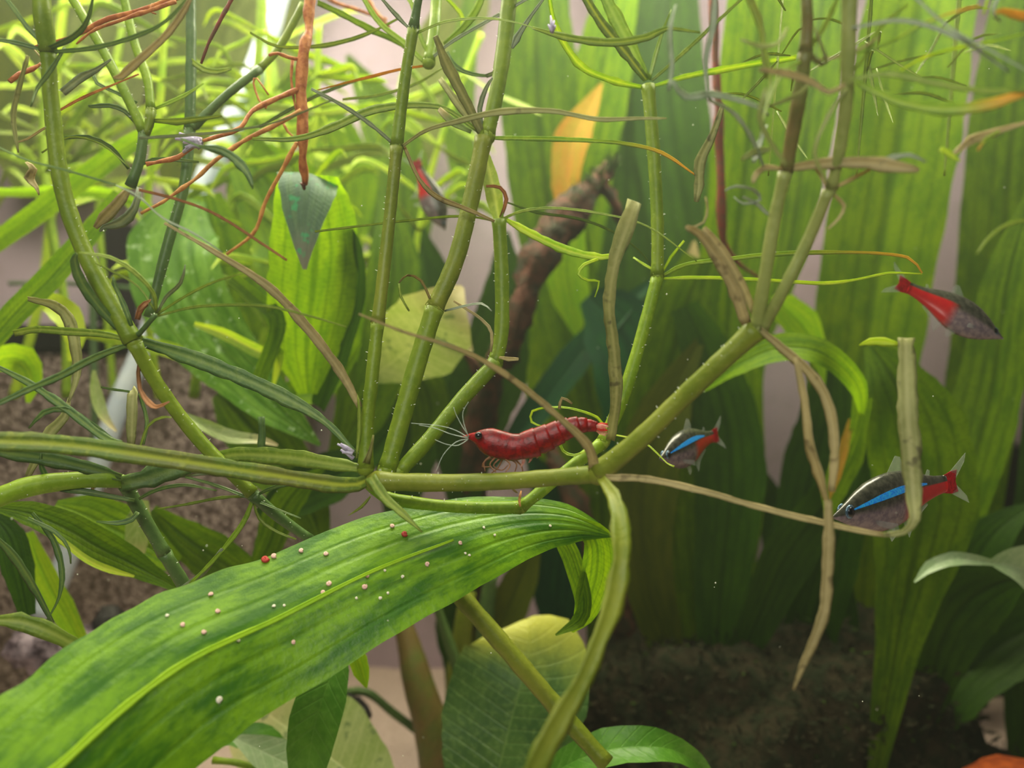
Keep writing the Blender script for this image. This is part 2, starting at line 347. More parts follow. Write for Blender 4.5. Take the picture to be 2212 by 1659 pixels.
def lump(name, center, rad, mat, parent=None, off=Vector((0, 0, 0)), amp=0.25, fr=2.0, sub=3, seed=0):
    bm = bmesh.new(); bmesh.ops.create_icosphere(bm, subdivisions=sub, radius=1)
    for v in bm.verts:
        n = v.co.normalized(); k = 1 + amp * noise.fractal(n * fr + Vector((seed, 0, 0)), 1.0, 2.0, 4)
        v.co = Vector((n.x * rad[0], n.y * rad[1], n.z * rad[2])) * k
    vs = [v.co + center for v in bm.verts]; fs = [tuple(v.index for v in f.verts) for f in bm.faces]; bm.free()
    return mesh_obj(name, vs, fs, mat, parent, off)
def box(name, a, b, mat, bev=0.0, parent=None):
    bm = bmesh.new(); bmesh.ops.create_cube(bm, size=1)
    for v in bm.verts: v.co = Vector([(a[i] + b[i]) / 2 + v.co[i] * (b[i] - a[i]) for i in range(3)])
    if bev: bmesh.ops.bevel(bm, geom=bm.edges[:], offset=bev, segments=3, affect='EDGES')
    bm.verts.index_update()
    vs = [v.co.copy() for v in bm.verts]; fs = [tuple(v.index for v in f.verts) for f in bm.faces]; bm.free()
    return mesh_obj(name, vs, fs, mat, parent, smooth=False)

# ------------------------------------------------------------------ the tank
WY = 0.43
box('wall_back', (-0.55, WY, -0.01), (0.55, WY + 0.012, 0.46), 'back_wall')['kind'] = 'structure'
box('wall_left', (-0.552, -0.02, -0.01), (-0.54, WY, 0.46), 'back_wall')['kind'] = 'structure'
box('wall_right', (0.54, -0.02, -0.01), (0.552, WY, 0.46), 'back_wall')['kind'] = 'structure'
nx, ny = 90, 40; vs = []; fs = []
for j in range(ny):
    for i in range(nx):
        x = -0.54 + 1.08 * i / (nx - 1); y = -0.02 + (WY + 0.02) * j / (ny - 1)
        vs.append(Vector((x, y, 0.004 * noise.noise(Vector((x * 14, y * 14, 0))) + 0.0012 * noise.noise(Vector((x * 90, y * 90, 2))))))
for j in range(ny - 1):
    for i in range(nx - 1): a = j * nx + i; fs.append((a, a + 1, a + 1 + nx, a + nx))
mesh_obj('floor', vs, fs, 'sand')['kind'] = 'structure'
wk = NT('tank_water'); va = wk.n('ShaderNodeVolumeAbsorption'); va.inputs['Color'].default_value = (.67, .655, .56, 1); va.inputs['Density'].default_value = 4.6
vsn = wk.n('ShaderNodeVolumeScatter'); vsn.inputs['Color'].default_value = (.92, 1, .86, 1); vsn.inputs['Density'].default_value = 0.09; vsn.inputs['Anisotropy'].default_value = 0.5
ad = wk.n('ShaderNodeAddShader'); wk.l(va.outputs[0], ad.inputs[0]); wk.l(vsn.outputs[0], ad.inputs[1]); wk.l(ad.outputs[0], wk.out.inputs[1])
M['tank_water'] = wk.m
o = box('water', (-0.539, -0.019, -0.02), (0.539, WY - 0.0005, CZ + 0.25), 'tank_water'); o['kind'] = 'structure'
# filter foam at the left
f0, f1 = P(-420, 735, 0.40), P(640, 735, 0.385)
r = empty('foam_filter', Vector((-0.28, 0.40, 0)), 'brown dimpled foam filter block with a black rim behind the left stems', 'filter')
o = box('foam_block', (f0.x, 0.385, 0.0), (f1.x, 0.425, f1.z - 0.004), 'filter_foam', 0.003); o.parent = r; o.location = -r.location
o = box('rim', (f0.x - .002, 0.382, f1.z - 0.006), (f1.x + .002, 0.427, f1.z + 0.008), 'black_rubber', 0.002); o.parent = r; o.location = -r.location
o = box('clamp', (P(205, 0, .39).x, 0.39, f1.z + 0.008), (P(228, 0, .39).x, 0.425, P(0, 470, .4).z), 'black_rubber', 0.002); o.parent = r; o.location = -r.location
b0 = P(2092, 965, .40)
r = empty('foam_filter', Vector((b0.x + .03, 0.40, 0)), 'dark foam block standing at the right edge behind the plants', 'filter')
o = box('foam_block', (b0.x, 0.39, 0.0), (b0.x + .12, 0.425, b0.z), 'black_rubber', 0.003); o.parent = r; o.location = -r.location
tg = plant('white_band', 'glossy white band leaning diagonally behind the left thicket', 'tube', (100, 1300, .34),  # pale diagonal streak built as a solid white tube
  "tube=stem 52,50,48,46,44,48 .37,.36,.355,.35,.345,.34 white_tube 612,-60 560,130 440,400 322,725 255,880 150,1190 90,1330")
plant('air_hose', 'thin green upright hose crossing the brown foam block', 'hose', (200, 1100, .37),
  "hose=stem 16 .37 green_tube 203,1150 204,900 200,640 196,560\nhose=stem 9 .37 green_tube 20,612 200,615 420,640")

# ------------------------------------------------------------------ stones, wood, moss mound
lump('stone', P(95, 1400, .25), (.010, .009, .0075), 'stone', amp=.5, fr=2.5, seed=3); tag(bpy.data.objects['stone'], 'knobbly purple-grey stone at the left edge above the large leaf', 'stone')
o = lump('stone', P(165, 1385, .265), (.010, .009, .005), 'stone', amp=.5, fr=3, seed=9); tag(o, 'flat purple-grey stone tucked behind the pale curved leaf', 'stone')
o = lump('stone', P(238, 1350, .27), (.006, .006, .007), 'dark_stone', amp=.2, seed=5); tag(o, 'small smooth black pebble peeping over the large leaf edge', 'stone')
o = lump('stone', P(745, 1560, .27), (.0085, .008, .0085), 'dark_stone', amp=.5, seed=15); tag(o, 'dark lump of rock right of the hanging green leaf', 'stone')
wood = empty('driftwood', P(1010, 1250, .34), 'dark brown mossy driftwood branch rising behind the central stems', 'driftwood')
def branch(coords, ws, ds, mat='driftwood', nm='branch', jit=.5):
    p = spline(pts3(coords, ds), px(14, .3)); sd = random.random() * 50
    o = sweep(nm, p, lambda t: px(lerp(ws, t), lerp(ds, t)) / 2, [(math.cos(a * math.pi / 8) * (1 + .18 * math.sin(a * 3 + sd)), math.sin(a * math.pi / 8)) for a in range(16)], True, mat, wood, wood.location, jit=jit, view=False)
    for v in o.data.vertices: v.co += Vector((noise.noise(v.co * 300), noise.noise(v.co * 300 + Vector((9, 0, 0))), noise.noise(v.co * 300 + Vector((0, 9, 0))))) * .0022
    return o
branch([(1015, 1500), (1010, 1100), (1050, 850), (1110, 720), (1150, 590), (1215, 480), (1290, 390), (1330, 350)], [70, 60, 56, 56, 62, 64, 44, 18], [.33, .32, .30, .285, .285, .29, .30, .31])
branch([(1290, 390), (1330, 440), (1350, 540)], [40, 24, 8], [.30, .30, .31])
branch([(1050, 850), (1020, 780), (990, 760)], [30, 20, 8], [.30, .30, .3])
branch([(1400, 1500), (1330, 1300), (1230, 1060), (1180, 960)], [50, 50, 44, 20], [.31, .31, .32, .33])
def tufts(name, roots_, mat, par, n, size, lab=None):
    V, Fc = [], []
    for i in range(n):
        p = random.choice(roots_); p = p + Vector([random.gauss(0, .0016) for _ in range(3)])
        d = Vector([random.gauss(0, 1) for _ in range(3)]).normalized(); d.y = -abs(d.y); d.z += .5; s = d.orthogonal().normalized() * size * .16; e = p + d * size * random.uniform(.5, 1.4); m = (p + e) / 2
        k = len(V); V += [p, m + s, e, m - s]; Fc += [(k, k + 1, k + 2, k + 3)]
    o = mesh_obj(name, V, Fc, mat, par, par.location if par else Vector((0, 0, 0))); o['kind'] = 'stuff'; return o
bp = [q for q, _ in spline(pts3([(1100, 740), (1150, 590), (1215, 470), (1290, 385), (1330, 350)], [.285, .285, .287, .297, .305]), .0012)]
tufts('moss', bp, 'moss', wood, 700, .0032)
mound = empty('mossy_rock', Vector((.10, .29, 0)), 'dark rock overgrown with brown-green moss in the lower right corner', 'rock')
o = lump('rock', Vector((.105, .31, .012)), (.090, .062, .062), 'moss_dark', mound, mound.location, amp=.3, fr=2.2, sub=5, seed=2)
mp = [v.co + mound.location for v in o.data.vertices if v.co.y < .01]
tufts('moss', mp, 'moss_dark', mound, 5000, .004)
tufts('moss', mp, 'moss', mound, 700, .0035)
o = lump('clay_pot', P(2215, 1712, .235), (.020, .016, .008), 'orange_clay', amp=.1, seed=7); tag(o, 'orange-brown clay rim just visible in the bottom right corner', 'pot')

# ------------------------------------------------------------------ broad-leaved background plants
GB = 'sword plants with tall upright leaves at the back'
plant('sword_plant', 'tall sword plant with bright broad leaves filling the upper right back', 'plant', (1700, 1500, .31), """
blade 80,190,215,235,200 .34,.33,.32,.31,.30 sword_bright 1850,1500 1835,1150 1868,750 1940,300 2010,-150 f.3 w.1
blade 60,130,150,150,120 .36,.35,.34,.33,.32 sword_mid 2040,1500 2090,1100 2150,700 2190,250 2240,-120 r20 f.25
blade 60,140,150,160,150 .31,.305,.30,.295,.29 sword_bright 1545,1500 1572,1100 1568,750 1615,300 1660,-150 r-15 f.3
blade 10,80,120,130,100 .36,.355,.35,.345,.34 sword_mid 1650,760 1700,560 1730,380 1760,150 1790,-150 r25 f.3
blade 40,80,80,60,6 .35 sword_dark 1750,1500 1720,1300 1690,1180 1650,1060 1600,960 f.2
blade 60,140,170,160,110 .38 sword_dark 1500,1500 1490,1050 1500,600 1450,250 1440,-150 f.2
blade 40,100,130,90,10 .30,.295,.29,.285,.28 sword_mid 1900,1500 2020,1250 2130,900 2180,600 2240,380 r25 f.2
""", )
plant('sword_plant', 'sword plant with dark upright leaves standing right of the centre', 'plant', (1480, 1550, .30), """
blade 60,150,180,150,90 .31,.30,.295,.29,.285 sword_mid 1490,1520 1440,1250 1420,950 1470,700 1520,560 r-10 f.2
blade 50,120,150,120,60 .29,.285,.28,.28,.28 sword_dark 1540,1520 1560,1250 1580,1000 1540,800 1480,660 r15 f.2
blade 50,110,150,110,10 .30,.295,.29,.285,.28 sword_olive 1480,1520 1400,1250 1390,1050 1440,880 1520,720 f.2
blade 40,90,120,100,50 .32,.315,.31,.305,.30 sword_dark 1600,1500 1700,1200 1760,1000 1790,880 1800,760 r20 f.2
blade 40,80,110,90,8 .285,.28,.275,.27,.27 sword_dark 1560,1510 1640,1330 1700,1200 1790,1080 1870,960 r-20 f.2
blade 30,60,70,60,6 .32 tan_leaf 1430,1000 1450,850 1475,700 1490,600 1500,520 f.2
""")
plant('sword_plant', 'sword plant with an arching leaf curving over the lower tetra', 'plant', (1900, 1600, .26), """
blade 20,90,205,200,120,30 .255,.25,.245,.24,.24,.245 sword_mid 1880,1740 1940,1380 1990,1100 1975,930 1930,820 1880,745 r-12,-10,-8,0 f.18,.15,.25
blade 50,110,120,100,60,6 .30,.29,.28,.275,.27,.27 sword_dark 1700,1560 1740,1400 1790,1230 1830,1080 1870,950 1905,850 r15 f.2
blade 12,46,60,54,40,8 .24,.232,.225,.22,.222,.23 sword_bright 1520,842 1600,785 1690,752 1780,765 1850,830 1862,900 r38,38,30,0,-10 f.2
blade 40,36,60,50,10 .23,.235,.24,.245,.25 sword_mid 1862,860 1852,930 1830,990 1800,1060 1790,1120 r20 f.2
blade 10,22,20,4 .235 orange_leaf 1838,905 1822,970 1805,1030 1790,1080 f.2
blade 10,60,76,40,6 .27 sword_lime 1670,640 1690,660 1730,700 1765,760 1780,830 r10 f.15
""")
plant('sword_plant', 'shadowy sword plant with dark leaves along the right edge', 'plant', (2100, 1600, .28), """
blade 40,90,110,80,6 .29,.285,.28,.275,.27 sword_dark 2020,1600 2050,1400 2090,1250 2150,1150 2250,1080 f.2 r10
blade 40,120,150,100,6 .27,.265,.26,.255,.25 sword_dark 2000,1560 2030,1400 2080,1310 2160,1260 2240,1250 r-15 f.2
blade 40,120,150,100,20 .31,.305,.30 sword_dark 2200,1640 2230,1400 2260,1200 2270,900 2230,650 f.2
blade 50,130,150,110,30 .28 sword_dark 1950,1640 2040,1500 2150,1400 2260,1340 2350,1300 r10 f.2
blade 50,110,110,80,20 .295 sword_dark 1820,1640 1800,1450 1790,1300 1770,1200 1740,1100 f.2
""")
plant('sword_plant', 'sword plant with tall yellow-green leaves behind the thick central stems', 'plant', (1200, 1350, .36), """
blade 60,130,150,170,90 .35,.345,.34,.335,.33 sword_mid 1300,1400 1290,950 1190,480 1160,150 1170,-150 f.2
blade 50,110,140,130,60 .37,.365,.36 sword_bright 1230,1350 1190,900 1240,450 1300,150 1360,-150 r-12 f.2
blade 50,130,170,150,90 .39 sword_dark 1330,1400 1330,950 1350,500 1350,200 1320,-150 f.2
blade 12,60,80,44,6 .33 orange_leaf 1225,520 1225,400 1240,300 1272,235 1300,180 r25 f.25 w.05
blade 12,80,90,60,6 .325 sword_lime 1250,730 1235,650 1225,580 1235,500 1245,430 f.2 | lime yellow-green leaf
blade 20,60,70,50,6 .31 sword_teal 1060,1010 1150,900 1240,780 1330,680 1430,590 r20 f.2
blade 60,150,200,160,50 .30,.305,.31 sword_teal 1380,1200 1390,1000 1380,820 1330,700 1270,640 r-15 f.15
blade 50,110,120,70,6 .33 sword_teal 1210,1380 1205,1280 1215,1150 1180,1050 1130,960 f.2
""")
plant('sword_plant', 'sword plant with mottled pale leaf lying behind the two left stems', 'plant', (700, 1150, .24), """
blade 60,170,190,170,130,90,6 .27,.26,.25,.24,.232,.225,.22 mottled_leaf 410,430 380,520 395,620 450,720 520,800 600,880 692,962 r-14,-20,-16,-10,-8 f.12 w.1
blade 20,150,220,230,190,90 .27,.265,.26,.262,.268,.275 sword_bright 720,850 700,780 680,650 660,520 600,420 530,340 r12 f.18
blade 40,110,140,130,70 .28 sword_bright 640,1000 560,820 510,680 470,540 440,420 r-10 f.2
blade 30,110,140,110,30 .24,.25,.26 sword_mid 700,1180 660,1080 590,980 520,900 470,850 r10 f.2
blade 40,120,130,110,20 .26,.27,.28 sword_mid 720,1010 780,880 830,720 850,560 830,400 r-15 f.2
blade 30,80,90,60,6 .30 sword_mid 900,980 930,900 920,840 880,780 830,720 r15 f.2
blade 40,60,70,40,6 .235,.23,.228 sword_bright 600,862 650,848 700,835 740,800 780,740 r30 f.3
blade 60,140,160,100,20 .31 sword_dark 1000,1100 1010,950 1060,800 1090,640 1090,500 f.2
blade 60,150,180,120,20 .33 sword_dark 860,1120 880,960 900,800 930,640 900,480 f.2
blade 40,100,110,60,6 .235 sword_dark 560,1120 640,1070 720,1030 800,980 860,900 r20 f.2
""")
plant('sword_plant', 'sword plant leaf with its grey tip folded down beneath the red root', 'plant', (660, 900, .215), """
blade 40,130,176,190,176,150,120 .222,.218,.214,.211,.208,.205,.200 sword_bright 665,850 662,760 672,660 682,560 680,480 672,410 668,376 f.28,.25,.2,.1 w.06 r6
fold=blade 128,120,96,66,36,8 .1995,.196,.194,.193,.193,.194 grey_flap 668,374 664,405 660,450 658,495 657,540 658,582 f-.25 w.04 | grey-green folded leaf tip
blade 30,60,66,50,6 .225,.22,.215,.21,.21 sword_dark 690,880 730,760 765,640 762,540 740,470 r45 f.2
""")
plant('sword_plant', 'hazy sword plant with wide leaves rising at the upper middle back', 'plant', (820, 900, .38), """
blade 60,120,150,120,10 .38 sword_bright 700,760 720,560 740,400 690,270 600,180 r10 f.2
blade 60,120,140,110,10 .39 sword_mid 830,800 850,600 870,420 830,260 750,120 f.2
blade 40,60,70,60,10 .39 sword_mid 1010,460 1000,360 990,260 1000,120 1020,-50 f.2
blade 40,100,110,80,10 .37 sword_bright 560,700 540,520 560,350 620,220 700,140 f.2
""")
plant('sword_plant', 'muted olive sword plant forming the dull backdrop of the upper left corner', 'plant', (200, 900, .40), """
blade 40,120,150,150,110 .405 sword_olive 60,420 40,300 60,150 90,0 120,-120 f.2
blade 30,130,160,160,120 .41 haze_leaf 260,440 220,300 230,150 270,0 300,-120 f.2
blade 30,120,170,170,120 .40 sword_olive 380,460 390,300 420,150 430,0 420,-120 f.2
blade 30,110,140,130,90 .405 haze_leaf 520,420 560,260 560,120 600,0 640,-120 f.2
blade 30,110,120,110,60 .40 haze_leaf 900,360 930,260 950,120 1000,20 1040,-120 f.2
blade 30,110,120,110,30 .41 haze_leaf 150,420 140,330 150,200 170,60 160,-60 f.2
""")
# anubias and other round leaves
pal = plant('round_leaf_plant', 'pale round-leaved plant behind the thick stems with pinkish spent centre', 'plant', (880, 830, .25), """
blade 20,120,190,180,90,8 .25,.25,.245,.24,.24,.245 pale_round_leaf 800,820 850,780 905,735 945,690 975,650 1000,620 r-12 f.1 w.06
blade 8,60,70,40,6 .245 pale_round_leaf 930,650 950,690 975,720 1000,740 1020,760 r20 f.1
""")
anu = plant('anubias', 'large dark round-leaved plant at bottom centre with a yellow-green leaf top', 'plant', (1080, 1700, .2), """
blade 150,250,300,300,262,170,30 .205,.207,.21,.213,.217,.221,.224 anubias_leaf 1050,1760 1075,1670 1100,1570 1125,1480 1142,1410 1142,1358 1138,1336 r12 f.12 w.05
""")
plant('anubias', 'mottled pale green round leaf spreading at the bottom left of centre', 'plant', (640, 1680, .22), """
blade 40,150,230,250,180,20 .215,.22,.225,.23,.235,.24 pale_round_leaf 870,1790 790,1700 700,1625 620,1570 560,1530 500,1500 r-10 f.12 w.05
blade 10,60,90,70,20 .20,.2,.2 silver_leaf 500,1590 560,1620 620,1650 680,1690 740,1740 r10 f.2
""")
plant('hanging_leaf_plant', 'smooth mid-green leaf hanging beneath the large foreground leaf', 'plant', (700, 1420, .19), """
blade 16,70,104,108,96,70,30 .185,.183,.18,.178,.177,.177,.178 plain_leaf 735,1395 722,1440 700,1500 682,1560 670,1620 662,1680 655,1740 r-18,-5 f.25 w.04
blade 20,40,36,20,3 .186 sword_lime 764,1395 772,1425 780,1450 787,1470 792,1486 r10 f.3 w.02 | small yellow-green pointed leaf
stem 24 .2 dark_stem 735,1395 760,1300 830,1200
""")
plant('low_plant', 'low plant whose single arched green leaf crosses the bottom edge', 'plant', (1150, 1750, .19), """
blade 20,60,76,70,50,34,8 .185,.18,.178,.178,.18,.185,.19 plain_leaf 1130,1720 1220,1655 1310,1620 1400,1612 1460,1622 1510,1650 1545,1690 r25 f.3 w.05
""")
plant('low_plant', 'slender plant with a silver-green leaf entering from the right edge', 'plant', (2300, 1400, .22), """
blade 3,26,30,22,14,90,130,110 .21,.212,.213,.215,.217,.22,.222,.225 silver_leaf 1975,1258 2010,1225 2060,1208 2110,1210 2140,1215 2200,1225 2270,1260 2340,1310 r14 f.25 w.04
""")
plant('low_plant', 'small plant with dark curled leaves in the bottom left corner gap', 'plant', (520, 1700, .21), """
blade 10,50,60,40,6 .21 plain_leaf 470,1600 520,1590 570,1600 610,1640 630,1700 r20 f.3
stem 14 .2 light_stem 460,1642 520,1650 600,1680
""")
plant('sword_plant', 'cluster of dark bare leaf stalks rising from the sand at bottom centre', 'plant', (985, 1700, .27), """
stem 90,86,70,50,36 .27,.272,.275,.28,.285 brown_stem 960,1760 940,1600 905,1480 880,1380 850,1290
stem 60,56,50,34 .28 olive_stem 1000,1760 985,1600 990,1450 1010,1280
stem 40,36,30,20 .265 dark_stem 1010,1760 1040,1620 1000,1480 940,1300
stem 60,50,40,30 .29 dark_stem 1060,1760 1110,1600 1050,1400 1060,1240
blade 50,80,90,70,20 .30 sword_olive 1000,1640 1040,1450 1090,1330 1130,1240 1160,1150 f.2
blade 40,60,80,60,20 .31 sword_dark 980,1600 990,1450 980,1350 1000,1260 1040,1180 f.2
stem 18 .28 dark_stem 720,1500 790,1495 850,1540 930,1600
""")

# ------------------------------------------------------------------ the big foreground leaf
big = empty('broad_leaf_plant', P(-150, 1900, .10), 'very large glossy green leaf sweeping across the lower left foreground', 'plant')
BC = [(-200, 1930), (-40, 1800), (130, 1652), (280, 1518), (420, 1420), (600, 1336), (800, 1236), (980, 1166), (1120, 1132), (1230, 1130), (1325, 1158)]
BW = [360, 410, 420, 396, 360, 310, 262, 208, 136, 86, 6]
BD = [.095, .102, .110, .118, .125, .134, .143, .151, .158, .162, .165]
bl = piece('blade', BW, BD, 'big_leaf', BC, big, roll=[4, 4, 6, 8, 12, 18, 24, 28, 28, 22, 8], fold=[-.30, -.30, -.26, -.2, -.14, -.05], wave=.05)
piece('leaf', [26, 22, 16, 11, 5], [d - .0013 for d in BD[:8]], 'big_leaf_rib', BC[:8], big, roll=0, name='midrib')
parse(big, """
tip=blade 10,70,80,66,40,6 .163,.164,.166,.168,.170,.172 sword_bright 1235,1120 1285,1165 1290,1230 1275,1290 1258,1335 1235,1365 r20 f.2 w.03
tip=blade 8,40,40,36,30,4 .165,.167,.169 sword_mid 1190,1150 1225,1180 1248,1240 1262,1300 1252,1340 1200,1372 r-30 f.2 w.03
stalk=stem 40,40,40,36 .176,.174,.172,.168 olive_stem 975,1265 1080,1385 1200,1525 1310,1650
""")

# ------------------------------------------------------------------ floating plant root
root = plant('floating_plant_root', 'thick rust-red root hanging from the surface with pale side roots', 'root', (668, -20, .17), """
taproot=root 26,28,25,22,24,22,17 .175,.174,.172,.172,.173,.176,.180 root 672,-40 668,50 655,110 652,200 655,280 657,350 656,398
root_tip=root 13,7 .180,.181 root_tip 656,396 657,410
side_root=root 9 .172,.168 root 650,130 622,124 600,116 583,120
side_root=root 7 .172 root 632,128 628,170 634,215 640,245
side_root=root 11,10,9,9,7 .172,.165,.16,.158 root 648,190 600,212 545,240 520,275 480,292 440,304
side_root=root 10,9,8 .158,.156 root 425,308 385,340 352,346 315,353
side_root=root 9,9,8,6 .174,.178,.18 pale_root 642,308 605,375 572,440 545,508 488,548
side_root=root 10,10,9,8,6 .17,.165,.16 pale_root 650,240 585,275 520,308 465,348 420,388 365,425 305,462
side_root=root 7 .172 pale_root 610,262 622,285 640,300
side_root=root 6 .17 pale_root 575,232 560,215 548,180 556,170 580,205
""")
plant('floating_plant_root', 'pair of orange-red roots slanting across the top left corner', 'root', (420, -30, .14), """
side_root=root 12,12,11,9,5 .14,.142,.145,.148 root 430,-20 330,14 235,40 150,82 72,102
side_root=root 9,9,7,4 .138,.14,.142 root 380,4 290,34 210,62 165,96
side_root=root 5 .14 pale_root 330,8 325,24 338,30
""")
plant('floating_plant_root', 'short rust-coloured root end beside the far left stem', 'root', (95, 130, .148), "side_root=root 7,9,10,9 .148,.146,.144 root 98,130 70,148 42,160 20,175\nside_root=root 3 .148 tan_leaf 75,108 92,130 90,142")
plant('floating_plant_root', 'thin dark red root dangling in the gap between upper left stems', 'root', (510, -20, .16), "side_root=root 10,9,8,5 .16,.162 dark_root 508,-20 480,40 450,95 434,138")
plant('floating_plant_root', 'faint pinkish root fragments along the top edge near centre', 'root', (700, -20, .22), "side_root=root 12,10,8,6 .22 root 690,-20 730,8 780,24 835,42\nside_root=root 9,7 .22 pale_root 780,-20 810,20 840,60")
plant('brown_hanging_root', 'long thin brown root hanging through the upper right', 'root', (1545, -30, .24), """
root 18,17,18,20,22,16,6 .24,.242,.245,.25,.255,.262,.27 dark_root 1540,-30 1546,90 1550,210 1556,350 1558,470 1575,545 1640,605""")

